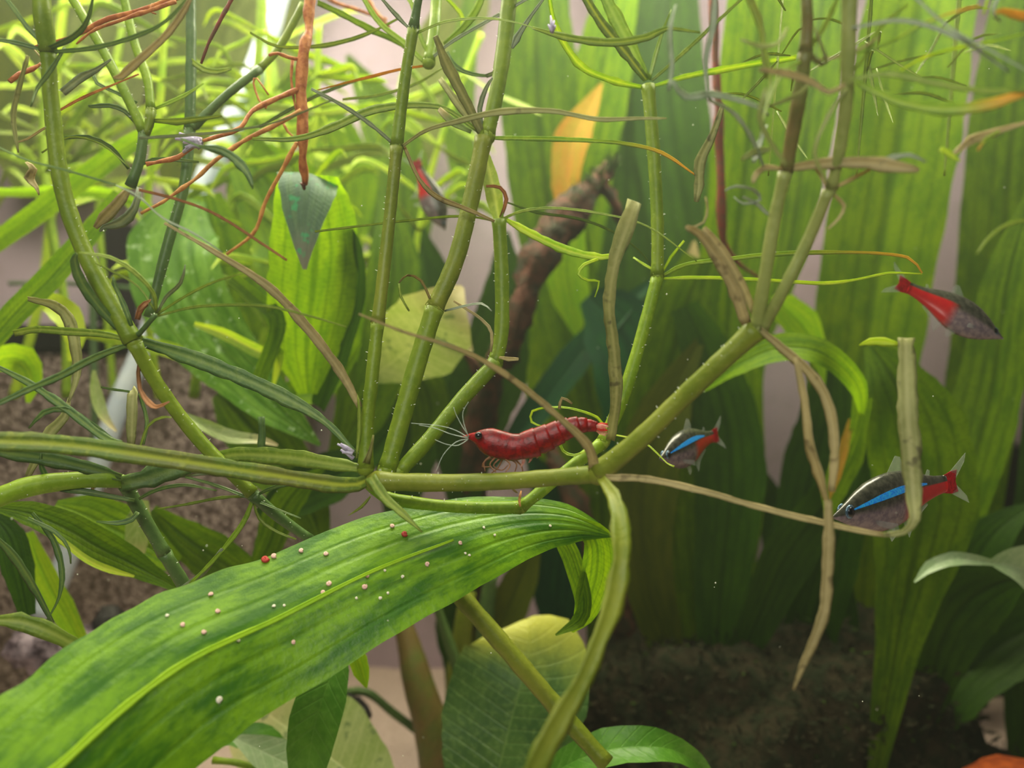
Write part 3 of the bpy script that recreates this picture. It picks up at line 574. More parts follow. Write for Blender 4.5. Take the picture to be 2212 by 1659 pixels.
# ------------------------------------------------------------------ the main stem plant (centre)
plant('stem_plant', 'branching stem plant at centre with thick olive stems fanning from one joint', 'plant', (800, 1030, .145), """
# vertical stem
stem 34,31,30,28 .143,.144,.145,.147 green_stem 790,1012 792,930 802,830 816,698
stem 29,28,27,27 .147,.149,.150,.150 olive_stem 816,698 832,560 845,440 857,318
stem 27,26,25,24 .150,.150,.149,.148 green_stem 857,316 866,240 878,150 893,62
stem 24,18,14 .148,.147,.146 dark_stem 893,62 900,20 912,-40
# thick leaning stem
stem 40,42,42,40 .146,.149,.152,.155 green_stem 836,1015 866,910 900,790 938,668
stem 40,39,38,38 .155,.157,.160,.162 olive_stem 938,668 985,560 1018,430 1045,300
stem 34,34,35,36 .162,.163,.165,.166 green_stem 1052,296 1075,190 1090,90 1104,-40
# right leaning stem
stem 32,32,34,34 .147,.152,.157,.160 green_stem 862,1020 930,945 1000,860 1070,785
stem 34,32,31,29 .160,.162,.164,.165 green_stem 1068,788 1083,720 1084,600 1078,476
blade 22,36,34,20 .165,.166,.168,.170 fine_leaf 1078,474 1070,430 1060,385 1050,338 r10 f.3 w.02
leaf 8,9,8,6 .165,.163,.162 brown_leaf 1082,470 1094,430 1080,405 1050,402 r10
# main runner to the right
stem 42,40,38,38,42 .143,.141,.139,.136,.133 olive_stem 812,1040 950,1043 1080,1040 1190,1032 1292,1024
stem 48,46,44,44,50 .133,.130,.128,.125,.123 olive_stem 1292,1022 1380,950 1465,868 1550,788 1632,712
# lower runner behind, rising to the right
stem 26,26,27 .150,.152,.154 light_stem 797,1042 830,1072 910,1088 1015,1096 1125,1096
stem 26,26,28 .154,.156,.158 light_stem 1125,1096 1180,1052 1240,1004 1300,958
stem 28,28,27,26 .158,.160,.162,.164 light_stem 1302,956 1345,860 1385,730 1420,600
stem 27,27,28,28 .164,.166,.168,.170 green_stem 1420,598 1420,480 1412,330 1400,186
# leaves at the left of the joint
leaf 40,42,40,36,30 .125,.130,.135,.140,.143 channel_leaf -40,952 150,962 350,990 560,1022 745,1048 800,1034 r5 | brown-green channelled leaf with yellow midline
leaf 20,34,38,34,20 .150,.149,.147,.145 fine_leaf 430,994 520,982 620,988 700,1000 778,1012 r-10
leaf 20,34,36,30,18,10 .148,.146,.144 dark_leaf 300,736 410,772 520,815 620,862 700,910 768,978 r5 | dark channelled leaf
leaf 6,12,18,22,22,12 .135,.137,.140,.143,.144 tan_leaf 355,482 470,548 580,620 660,705 730,795 778,880 r10
leaf 10 .142 fine_leaf 770,990 776,930 776,880 772,850
leaf 26,24,16,3 .141,.138,.136 fine_leaf 800,1030 830,1075 870,1110 912,1150
leaf 8 .142 fine_leaf 800,1072 780,1095 750,1115
leaf 20,12,6 .141,.140 dead_leaf 790,1000 800,970 806,940
# leaves at the middle joint of the vertical stem
leaf 7,9,9,6 .150,.146,.142 grey_leaf 852,312 800,268 740,228 672,192 r5
leaf 7,9,12,15,12,12,8,4 .150,.144,.140,.136,.135,.134,.133 dead_leaf 866,318 920,282 990,262 1080,242 1190,240 1290,258 1380,256 1440,256 r5
leaf 8,10,12,10,6 .150,.153,.156 tan_leaf 872,312 905,385 945,425 1010,452 1068,478
leaf 6,12,18,20,16,12,10 .150,.152,.155,.158,.160,.162 fine_leaf 545,300 640,300 720,275 800,240 880,228 960,235 1035,285 r8
leaf 7,8,8,6,3 .148,.145,.143 fine_leaf 900,72 960,48 1040,40 1110,48 1170,66
leaf 6,15,18,14,10,4 .143,.138,.134,.132 fine_leaf 1150,60 1230,82 1320,92 1400,80 1440,62 1512,70 r5
leaf 10 .148,.152 grey_leaf 888,66 850,25 800,-30
# joint of the thick stem
leaf 14,22,24,14 .162,.158,.154,.150 dead_leaf 1045,296 1010,225 970,150 940,78 r10 | withered brown-green leaf
leaf 12,18,12 .163,.165,.168 dead_leaf 1040,290 990,225 950,170
leaf 9,12,10,4 .162,.160,.158 grey_leaf 1042,288 1036,235 1050,190 1064,168
leaf 8,10,10,8,8,4 .162,.158,.155,.152 yellow_tip_leaf 1058,298 1150,299 1260,303 1350,310 1430,330 1505,380 r5
leaf 10,20,12 .161,.158 pale_round_leaf 1018,285 975,262 948,235
# joint of the bent stem
leaf 5,6,6,5 .165,.160,.156 fine_leaf 1075,478 1000,467 880,476 680,500
leaf 6,7,7,6,5,3 .165,.162,.158,.155 fine_leaf 1084,474 1130,456 1200,450 1300,462 1400,490 1505,565
leaf 8,16,19,18,14,10 .165,.160,.156,.154 yellow_leaf 1090,472 1130,496 1180,522 1240,546 1300,556 1336,550 r5
leaf 4,8,8,7,6,4 .166,.170,.172 dark_leaf 1092,436 1160,458 1250,472 1320,498 1380,540 1412,580
leaf 7,8,7,6,3 .154,.153,.152 yellow_leaf 1292,560 1262,572 1250,592 1270,606 1294,608 1285,642
blunt 9 .157,.155 tan_leaf 1078,772 1100,776 1120,776
leaf 6,8,7,4 .156,.158,.16 tan_leaf 1060,760 1062,720 1040,690 980,650
leaf 5,7,6,4 .156,.152 grey_leaf 960,672 1000,662 1040,656 1062,672
leaf 7,8,7,5 .155,.150,.148 tan_leaf 935,658 910,606 880,594 862,610
leaf 5,6,4 .148 fine_leaf 862,612 866,640 884,672
# joint of the lower runner
leaf 5,6,4 .164,.168 yellow_leaf 1414,584 1392,572 1368,556
leaf 5,7,5 .164,.160 yellow_leaf 1430,590 1450,555 1478,520
leaf 7,9,10,10,8,7,4 .164,.160,.155,.150,.148 yellow_tip_leaf 1428,598 1480,572 1570,560 1690,548 1850,545 1960,556 1992,590 r5
leaf 6,8,8,8,7,6,3 .164,.160,.156,.152 yellow_leaf 1430,602 1520,600 1650,605 1780,612 1850,604 1920,590 1992,592 r5
leaf 10,15,17,16,13,10,8 .170,.165,.160,.156,.152 yellow_leaf 1386,188 1330,176 1262,148 1222,100 1200,55 1190,20 1184,-30 r5
leaf 14,22,22,16 .170,.168,.165 channel_leaf 1396,172 1350,112 1300,50 1250,-30 r5
leaf 16,28,30,20 .170,.172,.174 light_stem 1398,172 1362,100 1330,40 1290,-40 r5
leaf 8,12,10,4 .170,.176,.18 light_stem 1402,172 1415,120 1430,70 1450,20
leaf 6,9,9,6 .170,.174,.178 fine_leaf 1408,174 1470,120 1540,55 1620,-20
leaf 7,12,15,14,12 .170,.172,.174 yellow_leaf 1412,186 1480,166 1560,150 1640,136 1720,124 r5
# leaves at the runner joint
blunt 20,28,28,26,30,44,34 .156,.150,.146,.143,.140,.138,.136 dead_leaf 1318,950 1332,850 1325,740 1316,660 1328,570 1350,500 1374,436 r8 | broad withered grey-olive leaf with a torn top
leaf 30,20,14,14,12,10,7,4 .132,.128,.124,.120,.118 tan_leaf 1286,1015 1268,960 1200,895 1130,836 1060,788 980,750 870,716 775,678 r5
leaf 7,7,6,5 .157,.153,.150 yellow_leaf 1308,930 1290,902 1230,882 1180,880
leaf 5,7,6,3 .150,.149 yellow_leaf 1182,880 1150,888 1148,912 1175,922
leaf 6,7,5 .150 tan_leaf 1208,884 1214,860 1236,872
leaf 7,8,7,4 .152,.150 yellow_leaf 1206,950 1216,975 1240,984 1268,974
leaf 4,5,4,3,5 .155,.150,.147 yellow_leaf 1330,940 1385,952 1420,980 1440,1000 1456,1008
leaf 16,18,16,15,14,12,10 .130,.127,.124,.121,.120 tan_leaf 1308,1032 1400,1036 1520,1062 1640,1096 1770,1128 1860,1148 1912,1156
leaf 10,14,22,38,40,38,36,34 .120,.119,.118,.120,.121,.122,.124,.125 dead_leaf 1908,1156 1952,1150 1976,1120 1972,1060 1966,970 1960,880 1958,800 1956,730 r6 | broad tattered olive strip of leaf
leaf 5,20,16,3 .126,.128,.130 yellow_leaf 1948,745 1910,738 1880,738 1856,746
leaf 20,30,42,46,44,48,56,60 .130,.122,.116,.112,.108,.105,.102,.10 olive_stem 1298,1032 1330,1085 1342,1170 1330,1280 1296,1380 1252,1480 1195,1580 1140,1690 r5
blunt 6 .146,.144 pale_root 1126,1060 1122,1080 1124,1094
leaf 5 .146 tan_leaf 1100,1048 1112,1060 1120,1066
""")
plant('stem_plant', 'out-of-focus pale stem pair rising at right from a knotted joint', 'plant', (1634, 710, .122), """
stem 30,28,28,28 .123,.120,.118,.116 pale_stem 1634,708 1652,600 1672,480 1696,372
stem 28,30,32,28 .116,.114,.112,.110 brown_stem 1698,370 1712,290 1728,200 1740,112
stem 28,24,18 .110,.109,.108 brown_stem 1740,112 1744,50 1740,-40
stem 26,26,28,26 .123,.119,.117,.114 pale_stem 1646,712 1690,630 1745,520 1790,412
stem 24,28,34,40 .114,.111,.108,.105 pale_stem 1796,408 1818,300 1830,180 1836,-40
leaf 22,26,24,18,10 .122,.120,.118,.116 tan_leaf 1612,700 1588,630 1550,560 1510,505 1482,490
leaf 16,18,18,12 .123,.122,.121 tan_leaf 1630,680 1600,610 1560,540 1520,492
leaf 4,5,4 .118,.117 tan_leaf 1486,494 1520,480 1528,450 1524,425
leaf 14,20,22,24,20,14 .122,.118,.116,.115 tan_leaf 1642,712 1690,752 1750,806 1788,870 1803,960 1796,1062
leaf 10,18,22,24,16 .117,.116,.116 tan_leaf 1718,772 1738,860 1748,950 1768,1020 1790,1092
leaf 16,24,26,24,22,16,5 .115,.114,.113,.113 tan_leaf 1788,1080 1790,1160 1786,1250 1780,1320 1755,1390 1732,1440 1714,1490 | withered tan strip ending in a ragged tip
leaf 14,22,22,28,30,10 .116,.112,.110,.108 tan_leaf 1698,366 1755,356 1820,352 1880,352 1930,360 1985,368
leaf 8,12,10,5 .110,.108 grey_leaf 1900,352 1930,340 1965,335 2000,350
leaf 8,14,12,8 .115,.113 tan_leaf 1690,366 1655,362 1635,375 1626,395
leaf 8,10,6 .114,.112 tan_leaf 1800,408 1840,386 1880,366
leaf 14,12,6 .114,.115 tan_leaf 1790,408 1770,375 1745,350
leaf 8,9,7,5 .114,.113 tan_leaf 1802,420 1824,445 1812,472 1788,495
leaf 10,14,12,6 .110,.107,.104 fine_leaf 1744,115 1780,60 1800,20 1820,-30
leaf 8,12,10,4 .110,.108 brown_stem 1745,100 1762,130 1785,135 1760,60
leaf 8,12,10,4 .110,.108 fine_leaf 1735,130 1690,160 1660,220 1640,300
leaf 5,7,6,3 .110,.107 tan_leaf 1750,130 1800,125 1850,110 1900,80
leaf 5,8,10,6,3 .109,.105,.102 yellow_tip_leaf 1845,118 1920,92 1980,58 2050,30 2118,12
leaf 5,9,9,6,3 .109,.105,.102 yellow_leaf 1945,152 2000,122 2080,100 2150,88 2230,68
leaf 8,14,16,12,8 .106,.103,.100 fine_leaf 1838,172 1920,160 2010,178 2120,196 2240,196
leaf 10,24,30,26,14 .106,.103,.100 yellow_tip_leaf 1850,180 1950,222 2050,236 2140,226 2240,190
leaf 8,12,14,16,10 .106,.104 tan_leaf 1826,182 1790,200 1750,176 1700,160 1640,150
leaf 6,10,10,6 .105,.102,.099 grey_leaf 1840,60 1950,45 2060,78 2180,155
leaf 6,8,8,5 .104,.1,.097 grey_leaf 1960,-20 2050,60 2140,110 2250,170
leaf 8,14,22,24,10 .112,.110,.108 tan_leaf 2230,262 2180,276 2140,290 2100,304 2062,332
leaf 6,8,5 .108,.107 yellow_tip_leaf 2160,284 2130,300 2112,325
leaf 8,14,8,3 .108,.106 yellow_leaf 2030,322 2045,328 2060,340 2075,348
leaf 9,10,8,4 .110,.108 fine_leaf 2240,472 2180,484 2140,510 2110,548
leaf 22,26,20,5 .105,.104 orange_leaf 2240,40 2200,36 2165,26 2150,30
leaf 6,8,5 .105 yellow_leaf 2140,-20 2130,10 2124,32
leaf 6,10,8,4 .105 grey_leaf 2170,-20 2148,10 2150,36 2162,46
""")
plant('stem_plant', 'blurred grey leaf spray hanging left of the upper right stems', 'plant', (1560, 210, .14), """
leaf 10,18,24,22,12 .140,.141,.142,.142 dead_leaf 1562,225 1540,290 1512,350 1510,400 1504,436 r10
leaf 12,18,20,14,8 .110,.112,.114 grey_leaf 1452,175 1480,210 1540,205 1620,225 1660,250
leaf 10,14,12,5 .108,.110 grey_leaf 1545,-20 1540,60 1524,130 1530,215
leaf 8,12,12,6 .112,.112 grey_leaf 1445,195 1452,140 1448,70 1460,10
leaf 8,10,12,6 .112,.112 grey_leaf 1530,215 1580,240 1620,290 1650,360
leaf 6,10,8 .112,.112 fine_leaf 1600,-30 1640,60 1665,170 1650,230
leaf 10,14,14,8 .115,.114 olive_stem 1610,-30 1640,40 1650,110 1655,170
leaf 10,16,12 .113,.112 grey_leaf 1655,270 1635,330 1630,350
leaf 4,7,8,6,3 .118 grey_leaf 1566,412 1590,402 1628,410 1642,432 1606,440 1585,425
leaf 6,9,8,4 .118 grey_leaf 1605,425 1635,440 1650,455 1668,470
leaf 8,13,14,6 .112 pale_stem 1602,345 1625,330 1650,325 1665,322
leaf 6,9,9,5 .110,.107 pale_stem 1660,230 1700,215 1730,200 1755,170
leaf 6,10,12,6 .108,.106 pale_stem 1700,60 1680,95 1640,100 1600,85
leaf 8,12,12,6 .109,.106 pale_stem 1700,360 1660,300 1640,250 1655,190
leaf 6,9,10,5 .110,.106 fine_leaf 1830,170 1870,120 1900,60 1960,10
leaf 6,9,10,5 .110,.107 pale_stem 1790,400 1760,330 1790,250 1830,190
""")
# ------------------------------------------------------------------ left stem plants
plant('stem_plant', 'tall stem plant at far left whose thick stem curves down to a joint', 'plant', (288, 738, .14), """
stem 38,37,36,35 .135,.135,.136,.137 green_stem 88,-40 92,30 98,75 104,112
stem 30,32,34,36,38 .137,.138,.139,.140,.141 green_stem 104,112 112,230 136,410 190,560 288,738
stem 30,29,29,28 .141,.144,.147,.150 green_stem 290,742 340,830 430,950 545,1066
stem 26,24,20 .150,.154,.158 dark_stem 545,1068 600,1115 670,1165
leaf 12,20,24,20,8 .141,.138,.135,.133 dark_leaf 280,732 222,672 178,612 162,565 166,548 r10
leaf 10,16,16,14,8 .141,.136,.131,.127 dark_leaf 286,742 210,770 130,812 60,842 -30,885 r5
leaf 8,16,18,16,14 .142,.147,.152 fine_leaf 280,735 220,722 140,716 80,712 30,720
stem 12,10 .141,.138 dark_stem 292,730 314,706 336,680
leaf 6,10,12,9,5 .138,.134,.131 fine_leaf 338,678 330,632 286,585 236,556 170,546
leaf 5,8,12,8,3 .138,.134 grey_leaf 340,676 358,642 390,610 400,572
leaf 5,6,7,5,3 .138,.136,.134 fine_leaf 340,678 400,640 460,610 525,590
leaf 5,7,7,5,3 .138,.134,.131,.13 fine_leaf 340,682 430,662 560,660 660,680 748,706
leaf 4,5,5,3 .138,.137 fine_leaf 334,670 300,620 250,590 205,568
leaf 8,12,9,4 .140,.139 dark_leaf 284,704 268,660 250,620 244,598
leaf 10,14,12,6 .139,.137 brown_leaf 296,690 305,665 322,650 300,672
leaf 6,9,10,16,12,5 .143,.140,.138 brown_leaf 324,770 300,790 302,840 322,872 340,880 366,868
leaf 10,14,10,4 .136,.133,.131 dark_leaf 104,105 160,78 190,40 205,-30
leaf 7,10,9,8,5 .136,.132,.128 dark_leaf 118,112 200,104 290,80 360,44 420,-20
leaf 6,10,12,8,4 .137,.134,.131 dark_leaf 140,102 110,150 80,190 66,230
leaf 6,9,8,4 .136,.134 dark_leaf 92,108 50,96 10,88 -40,80
leaf 8,12,12,8,4 .137,.138,.139 dead_leaf 60,120 40,190 28,250 34,300 40,330
leaf 8,10,10,6 .136,.134 dark_leaf 98,100 60,60 30,20 0,-20
leaf 4,5,5,4 .130,.128 dark_leaf -20,310 60,346 150,370 250,400
leaf 4,5,5,5,3 .128,.13 grey_leaf 250,400 300,425 350,470 420,505 480,545
blunt 8,14,14,16,14,5 .128,.13,.132 tan_leaf 415,-10 390,35 350,85 290,140 262,165 245,168 r5
leaf 6,8,6,5,4 .134,.13,.127 grey_leaf 300,298 400,292 500,282 600,262 720,215
leaf 5,6,6,4 .13 dark_leaf 390,300 440,320 510,350 545,405
leaf 4,16,20,10,4 .129 dark_leaf 430,315 480,325 520,355 540,385 546,408
leaf 6,7,7,5 .133,.131 brown_leaf 300,410 380,430 470,465 620,562
leaf 4,5,4,3 .150 fine_leaf 90,330 150,296 220,312 280,362
leaf 6,18,22,10,3 .145,.146 tan_leaf 56,350 70,365 62,385 78,405 84,422
""")
plant('stem_plant', 'forked stem plant with two thin stems meeting at the upper left', 'plant', (310, 290, .165), """
stem 18,19,20,20 .170,.168,.166,.165 light_stem 140,-30 215,95 265,190 310,286
stem 18,18,19,18 .172,.170,.168,.166 light_stem 262,-30 290,90 318,170 326,238
stem 20,18 .166,.165 green_stem 326,240 322,270 312,292
stem 20,21,22 .165,.164,.163 dark_stem 310,290 302,345 282,402
leaf 14,26,24,10 .163,.162 tan_leaf 275,412 250,445 225,470 205,492
leaf 12,20,26,14,4 .163,.162,.161 grey_leaf 300,405 290,450 260,480 225,490 215,500
leaf 6,9,10,7 .164,.160,.157 dark_leaf 278,365 240,318 190,296 140,298
leaf 6,9,9,5 .165,.168 dark_leaf 290,365 330,345 380,345 430,350
leaf 5,9,10,7,3 .166,.163 dark_leaf 296,270 270,240 235,228 200,230 190,228
leaf 6,8,7 .168,.169 dark_leaf 296,222 250,200 210,180 200,155
leaf 10,16,14,4 .166,.168 fine_leaf 332,260 380,262 420,258 480,250
leaf 6,10,8,4 .167 light_stem 332,236 370,220 400,206 440,180
leaf 5,6,4,3 .155,.152 pale_root 125,240 180,210 240,185 300,160
leaf 5,6,5,3 .155 tan_leaf 130,262 90,280 60,300 34,308
leaf 14,18,10,4 .165,.162 grey_leaf 135,200 180,165 210,150 240,128
""")
plant('stem_plant', 'dark upright stem plant crossing in front of the mottled leaf', 'plant', (320, 690, .17), """
stem 20,21,22,22 .178,.176,.174,.172 dark_stem 412,-30 413,80 412,180 410,280
stem 22,22,21,20 .172,.170,.168,.166 dark_stem 410,282 398,400 362,530 322,685
stem 19,18,18 .172,.175,.180 dark_stem 420,272 490,205 560,150
stem 17,16,15 .180,.183,.186 green_stem 560,150 605,100 655,10
leaf 10,14,12,6 .174,.172 fine_leaf 412,130 440,150 470,155 500,148
leaf 5,7,9,12,8,4 .172,.174,.176 fine_leaf 540,70 600,100 680,100 740,90 800,70 860,40
leaf 12,16,18,14,8 .18,.182 light_stem 686,5 740,30 800,62 850,85 900,120
leaf 6,8,7,5,3 .178,.174 dark_leaf 560,275 620,240 700,200 800,165 920,140
leaf 5,7,6,3 .18 fine_leaf 740,215 820,205 900,180 960,145
""")
plant('stem_plant', 'yellow-green stem plant peeping behind the top centre joints', 'plant', (924, 138, .172), """
stem 26,24,22 .172,.176,.180 light_stem 926,136 938,60 945,-40
leaf 10,12,12,8 .172,.176 light_stem 918,136 870,90 820,50 775,-20
leaf 8,12,12,8 .172,.174,.177 light_stem 930,130 905,70 890,10 860,-30
leaf 6,8,8,6 .172,.168,.164 grey_leaf 930,128 980,88 1060,42 1170,-20
leaf 8,10,8,6 .172,.17 dark_leaf 965,112 985,145 1020,160 1055,164
leaf 10,14,8,3 .17,.168 grey_leaf 1050,164 1075,152 1085,130 1110,70
leaf 6,8,10,7,4 .172,.17,.168 orange_leaf 915,142 860,150 800,165 740,180 680,196
leaf 10,16,18,10 .174,.178 light_stem 960,96 1000,60 1030,20 1050,-30
leaf 6,9,8,4 .176 yellow_leaf 980,90 1000,40 960,-10 950,-30
leaf 4,8,12,16,6 .160,.158 grey_leaf 1180,-10 1150,30 1130,60 1115,85 1106,104 r0
""")
low = plant('stem_plant', 'stem plant lying across the lower left with a pale runner and dark drooping stem', 'plant', (268, 1040, .15), """
stem 46,44,40,36,26 .140,.143,.146,.148,.150 light_stem -40,1088 60,1052 160,1038 235,1036 274,1043
leaf 34,46,44,36,26 .148,.150,.151,.152 dark_leaf 262,1046 330,1030 390,1008 440,1000 500,996 r5
leaf 14,30,34,30,20 .148,.144,.140 dark_leaf 262,1030 190,1010 110,992 40,982 -40,970 r5
stem 30,28,28 .150,.152,.155 dark_stem 270,1044 300,1100 355,1195
stem 28,28,28 .155,.158,.162 dark_stem 355,1195 395,1260 430,1330
leaf 10,14,12,4 .149,.147 dark_leaf 298,1106 285,1122 255,1130 208,1127
leaf 8,14,16,10,3 .148,.145,.143 dark_leaf 290,1082 200,1065 120,1050 90,1010 88,980
leaf 6,9,8,4 .149,.147 dark_leaf 300,1078 340,1058 400,1048 468,1060
leaf 6,8,10,6 .148 tan_leaf 240,1015 225,1025 205,1045 196,1070
leaf 4,5,3 .147 dark_leaf 262,1038 220,1030 165,1022
leaf 16,22,24,22,20 .150,.150,.152 dead_leaf 284,960 285,920 286,880 288,850 284,842
leaf 6,9,10,6 .150,.152 dark_leaf 310,960 318,910 308,870 300,850
leaf 5,6,4 .149 dark_leaf 280,846 250,842 218,836
leaf 8,16,18,16,12 .143,.141,.139 dark_leaf -20,785 70,832 150,888 220,942 262,958 r5
leaf 4,12,14,14,10 .140,.141,.143 dark_leaf 62,925 95,892 140,884 190,912 250,956
leaf 5,7,6,4 .142,.140 fine_leaf 300,975 320,920 350,902 370,902
leaf 10,22,30,26,18,6 .16,.158,.156 dead_leaf 60,645 120,660 150,690 165,750 168,810 148,870
leaf 6,20,26,22,12 .158,.157,.156 dead_leaf 150,860 140,900 112,930 95,960 60,1030
leaf 8,12,10,6 .152,.149 light_stem 552,1062 525,1130 470,1200 410,1262
leaf 8,12,14,8 .150,.151 grey_leaf 480,1185 440,1235 390,1275 350,1310
leaf 8,14,14,6,3 .147,.145 dark_leaf 70,1108 115,1165 134,1230 128,1290 100,1342
leaf 10,22,22,14 .146,.148 dark_leaf -20,1150 30,1200 75,1270 115,1345
leaf 8,10,6,3 .143 dark_leaf 60,1120 120,1150 148,1185 153,1218
leaf 14,36,40,30,8 .135,.137,.14 fine_leaf -30,1340 40,1342 100,1362 155,1390 200,1420 r5
leaf 6,8,8,6,3 .15 dark_leaf 400,1030 470,1050 560,1085 650,1120
leaf 6,8,6,3 .151 grey_leaf 380,1030 430,1024 480,1020 540,1010
leaf 6,10,8,6,3 .15 dark_leaf 558,1068 600,1050 680,1040 740,1045
leaf 5,7,6,3 .152 fine_leaf 545,1072 480,1075 400,1090 340,1100
leaf 5,7,6,3 .152 fine_leaf 545,1072 560,1120 600,1150 640,1165
blunt 16,18 .168 dark_stem 565,975 567,940 566,900
""")
plant('stem_plant', 'broad yellow-edged leaf spray lying in the lower left gap', 'plant', (20, 1110, .18), """
blade 10,50,70,74,60,10 .170,.172,.175,.178,.182,.186 sword_mid -20,1095 60,1108 140,1140 210,1180 280,1215 400,1280 r10 f.25 w.1
blade 6,12,15,14,5 .171,.173,.176 yellow_leaf 70,1120 130,1165 190,1210 240,1232 290,1245 r10 f.2 | yellow curling leaf edge
blade 20,90,110,90,40 .20,.205,.21 sword_bright 120,1090 180,1110 240,1140 300,1170 380,1220 r15 f.15
blade 20,50,46,44,8 .205 pale_round_leaf 310,1080 300,1120 296,1160 290,1190 280,1215 r5 f.1 | cream-coloured faded leaf
blade 8,26,30,20,5 .2 pale_round_leaf 395,893 445,922 500,944 560,950 600,962 r20 f.3 w.2 | withered cream leaf
blade 6,22,26,16,4 .22 pale_round_leaf 203,800 208,850 225,900 252,932 f.2 | curved cream leaf
blade 20,60,70,40,8 .22 sword_lime -30,800 10,775 50,780 70,820 60,870 f.2
blade 30,60,60,30 .19 sword_dark -20,1110 20,1160 40,1230 60,1330 f.2
blade 20,44,50,30 .21 sword_lime 60,1150 90,1230 130,1310 180,1400 r10 f.2
blade 20,80,100,90,20 .215 sword_mid 330,1100 400,1160 460,1200 520,1240 600,1290 r-20 f.2
blade 20,60,70,60,10 .22 sword_mid 540,1240 580,1180 600,1120 640,1060 700,1010 f.2
""")
# the hazy diagonal stems and leaves behind the left thicket
plant('tall_grass_plant', 'wide bright green blades slanting up from the left edge behind the thick stem', 'plant', (-60, 800, .2), """
blade 46,50,50,44,30 .20,.205,.21,.215,.22 sword_bright -60,780 30,680 110,600 180,520 260,420 r15 f.2
blade 36,44,44,36,20 .24,.245,.25 sword_bright -60,560 80,460 200,370 300,300 420,250 f.2
blade 14,22,26,24,14 .26 sword_lime -40,415 60,415 150,412 240,420 330,450 f.2
blade 10,40,60,40,10 .22 yellow_leaf 60,660 100,650 140,680 160,730 150,780 r20 f.3 | yellow curled leaf
blade 10,24,28,20,6 .22 yellow_leaf 420,700 480,720 560,760 600,770 590,830 f.3
blade 8,18,20,12,4 .215 yellow_leaf 560,790 580,760 600,752 606,780 590,840 f.3
blade 8,30,34,20 .24 yellow_leaf 150,720 250,730 380,760 420,790 f.2 | soft yellow leaf
blade 30,36,34,28 .21 sword_mid 560,820 600,700 560,650 500,600 f.2
""")
rg = random.Random(5)
ORD = ['nearest the left edge', 'second from the left edge', 'third from the left edge', 'fourth from the left edge', 'fifth from the left edge', 'just left of the thick red root', 'just right of the thick red root', 'behind the upright centre stem', 'farthest towards the centre']
for i in range(9):
    x0 = 20 + i * 105 + rg.uniform(-40, 40); d = rg.uniform(.25, .36); lean = rg.uniform(-160, 220); hgt = rg.uniform(700, 950)
    base = (x0, 900, d); r = empty('stem_plant', P(*base), 'hazy yellow-green stem plant in the upper left background, ' + ORD[i], 'plant')
    cpts = [(x0 + lean * t + 25 * math.sin(t * 5 + i), 900 - hgt * t * 1.0 - 40) for t in (0, .25, .5, .75, 1.0)]
    mat = rg.choice(['yellow_leaf', 'light_stem', 'yellow_leaf', 'light_stem'])
    piece('stem', [rg.uniform(12, 20)], [d, d + .01], mat, cpts, r)
    for kx in range(2, 9):
        t = kx / 9 + rg.uniform(-.03, .03); f = t * 4; a = min(int(f), 3); X = cpts[a][0] + (cpts[a + 1][0] - cpts[a][0]) * (f - a); Y = cpts[a][1] + (cpts[a + 1][1] - cpts[a][1]) * (f - a)
        for s in (-1, 1, rg.choice((-1, 1))):
            Lh = rg.uniform(90, 240); an = rg.uniform(-.5, .9); dx = s * Lh * math.cos(an); dy = -Lh * math.sin(an); dr = rg.uniform(0, 60)
            if Y + dy > (430 if i < 4 else 620): continue
            piece('leaf', [rg.uniform(9, 20)], [d, d + rg.uniform(-.03, .03)], rg.choice(['yellow_leaf', 'light_stem', 'fine_leaf', 'yellow_leaf']), [(X, Y), (X + dx * .4, Y + dy * .6), (X + dx * .8, Y + dy), (X + dx, Y + dy + dr)], r)
GR = 'faint stem plants behind the upper right stems'
for i in range(3):
    x0 = 1680 + i * 190; d = .15 + .02 * i; r = empty('stem_plant', P(x0, 420, d), 'faint out-of-focus leaf spray, ' + ['left of the brown stem at upper right', 'just right of the pale upper right stem', 'nearest the upper right corner'][i], 'plant')
    for kx in range(7):
        a0 = rg.uniform(0, 6.28); Lh = rg.uniform(90, 200); X = x0 + rg.uniform(-30, 30); Y = rg.uniform(20, 260)
        piece('leaf', [rg.uniform(5, 10)], [d, d - .01], 'fine_leaf', [(X, Y), (X + Lh * .5 * math.cos(a0), Y - Lh * .4 * math.sin(a0)), (X + Lh * math.cos(a0), Y - Lh * .6 * math.sin(a0) + 20)], r)
    piece('leaf', [4, 7, 9, 9], [d], 'green_stem', [(x0 - 20, 380), (x0 - 5, 200), (x0 + 15, -40)], r, name='stem')

for root_, lst in HAIRS.values():
    V, Fc = [], []
    for b, e, w in lst:
        k = len(V); V += [b - w, b + w, e + w * .6, e - w * .6]; Fc += [(k, k + 1, k + 2, k + 3)]
    mesh_obj('hairs', V, Fc, 'speck', root_, root_.location)['kind'] = 'stuff'
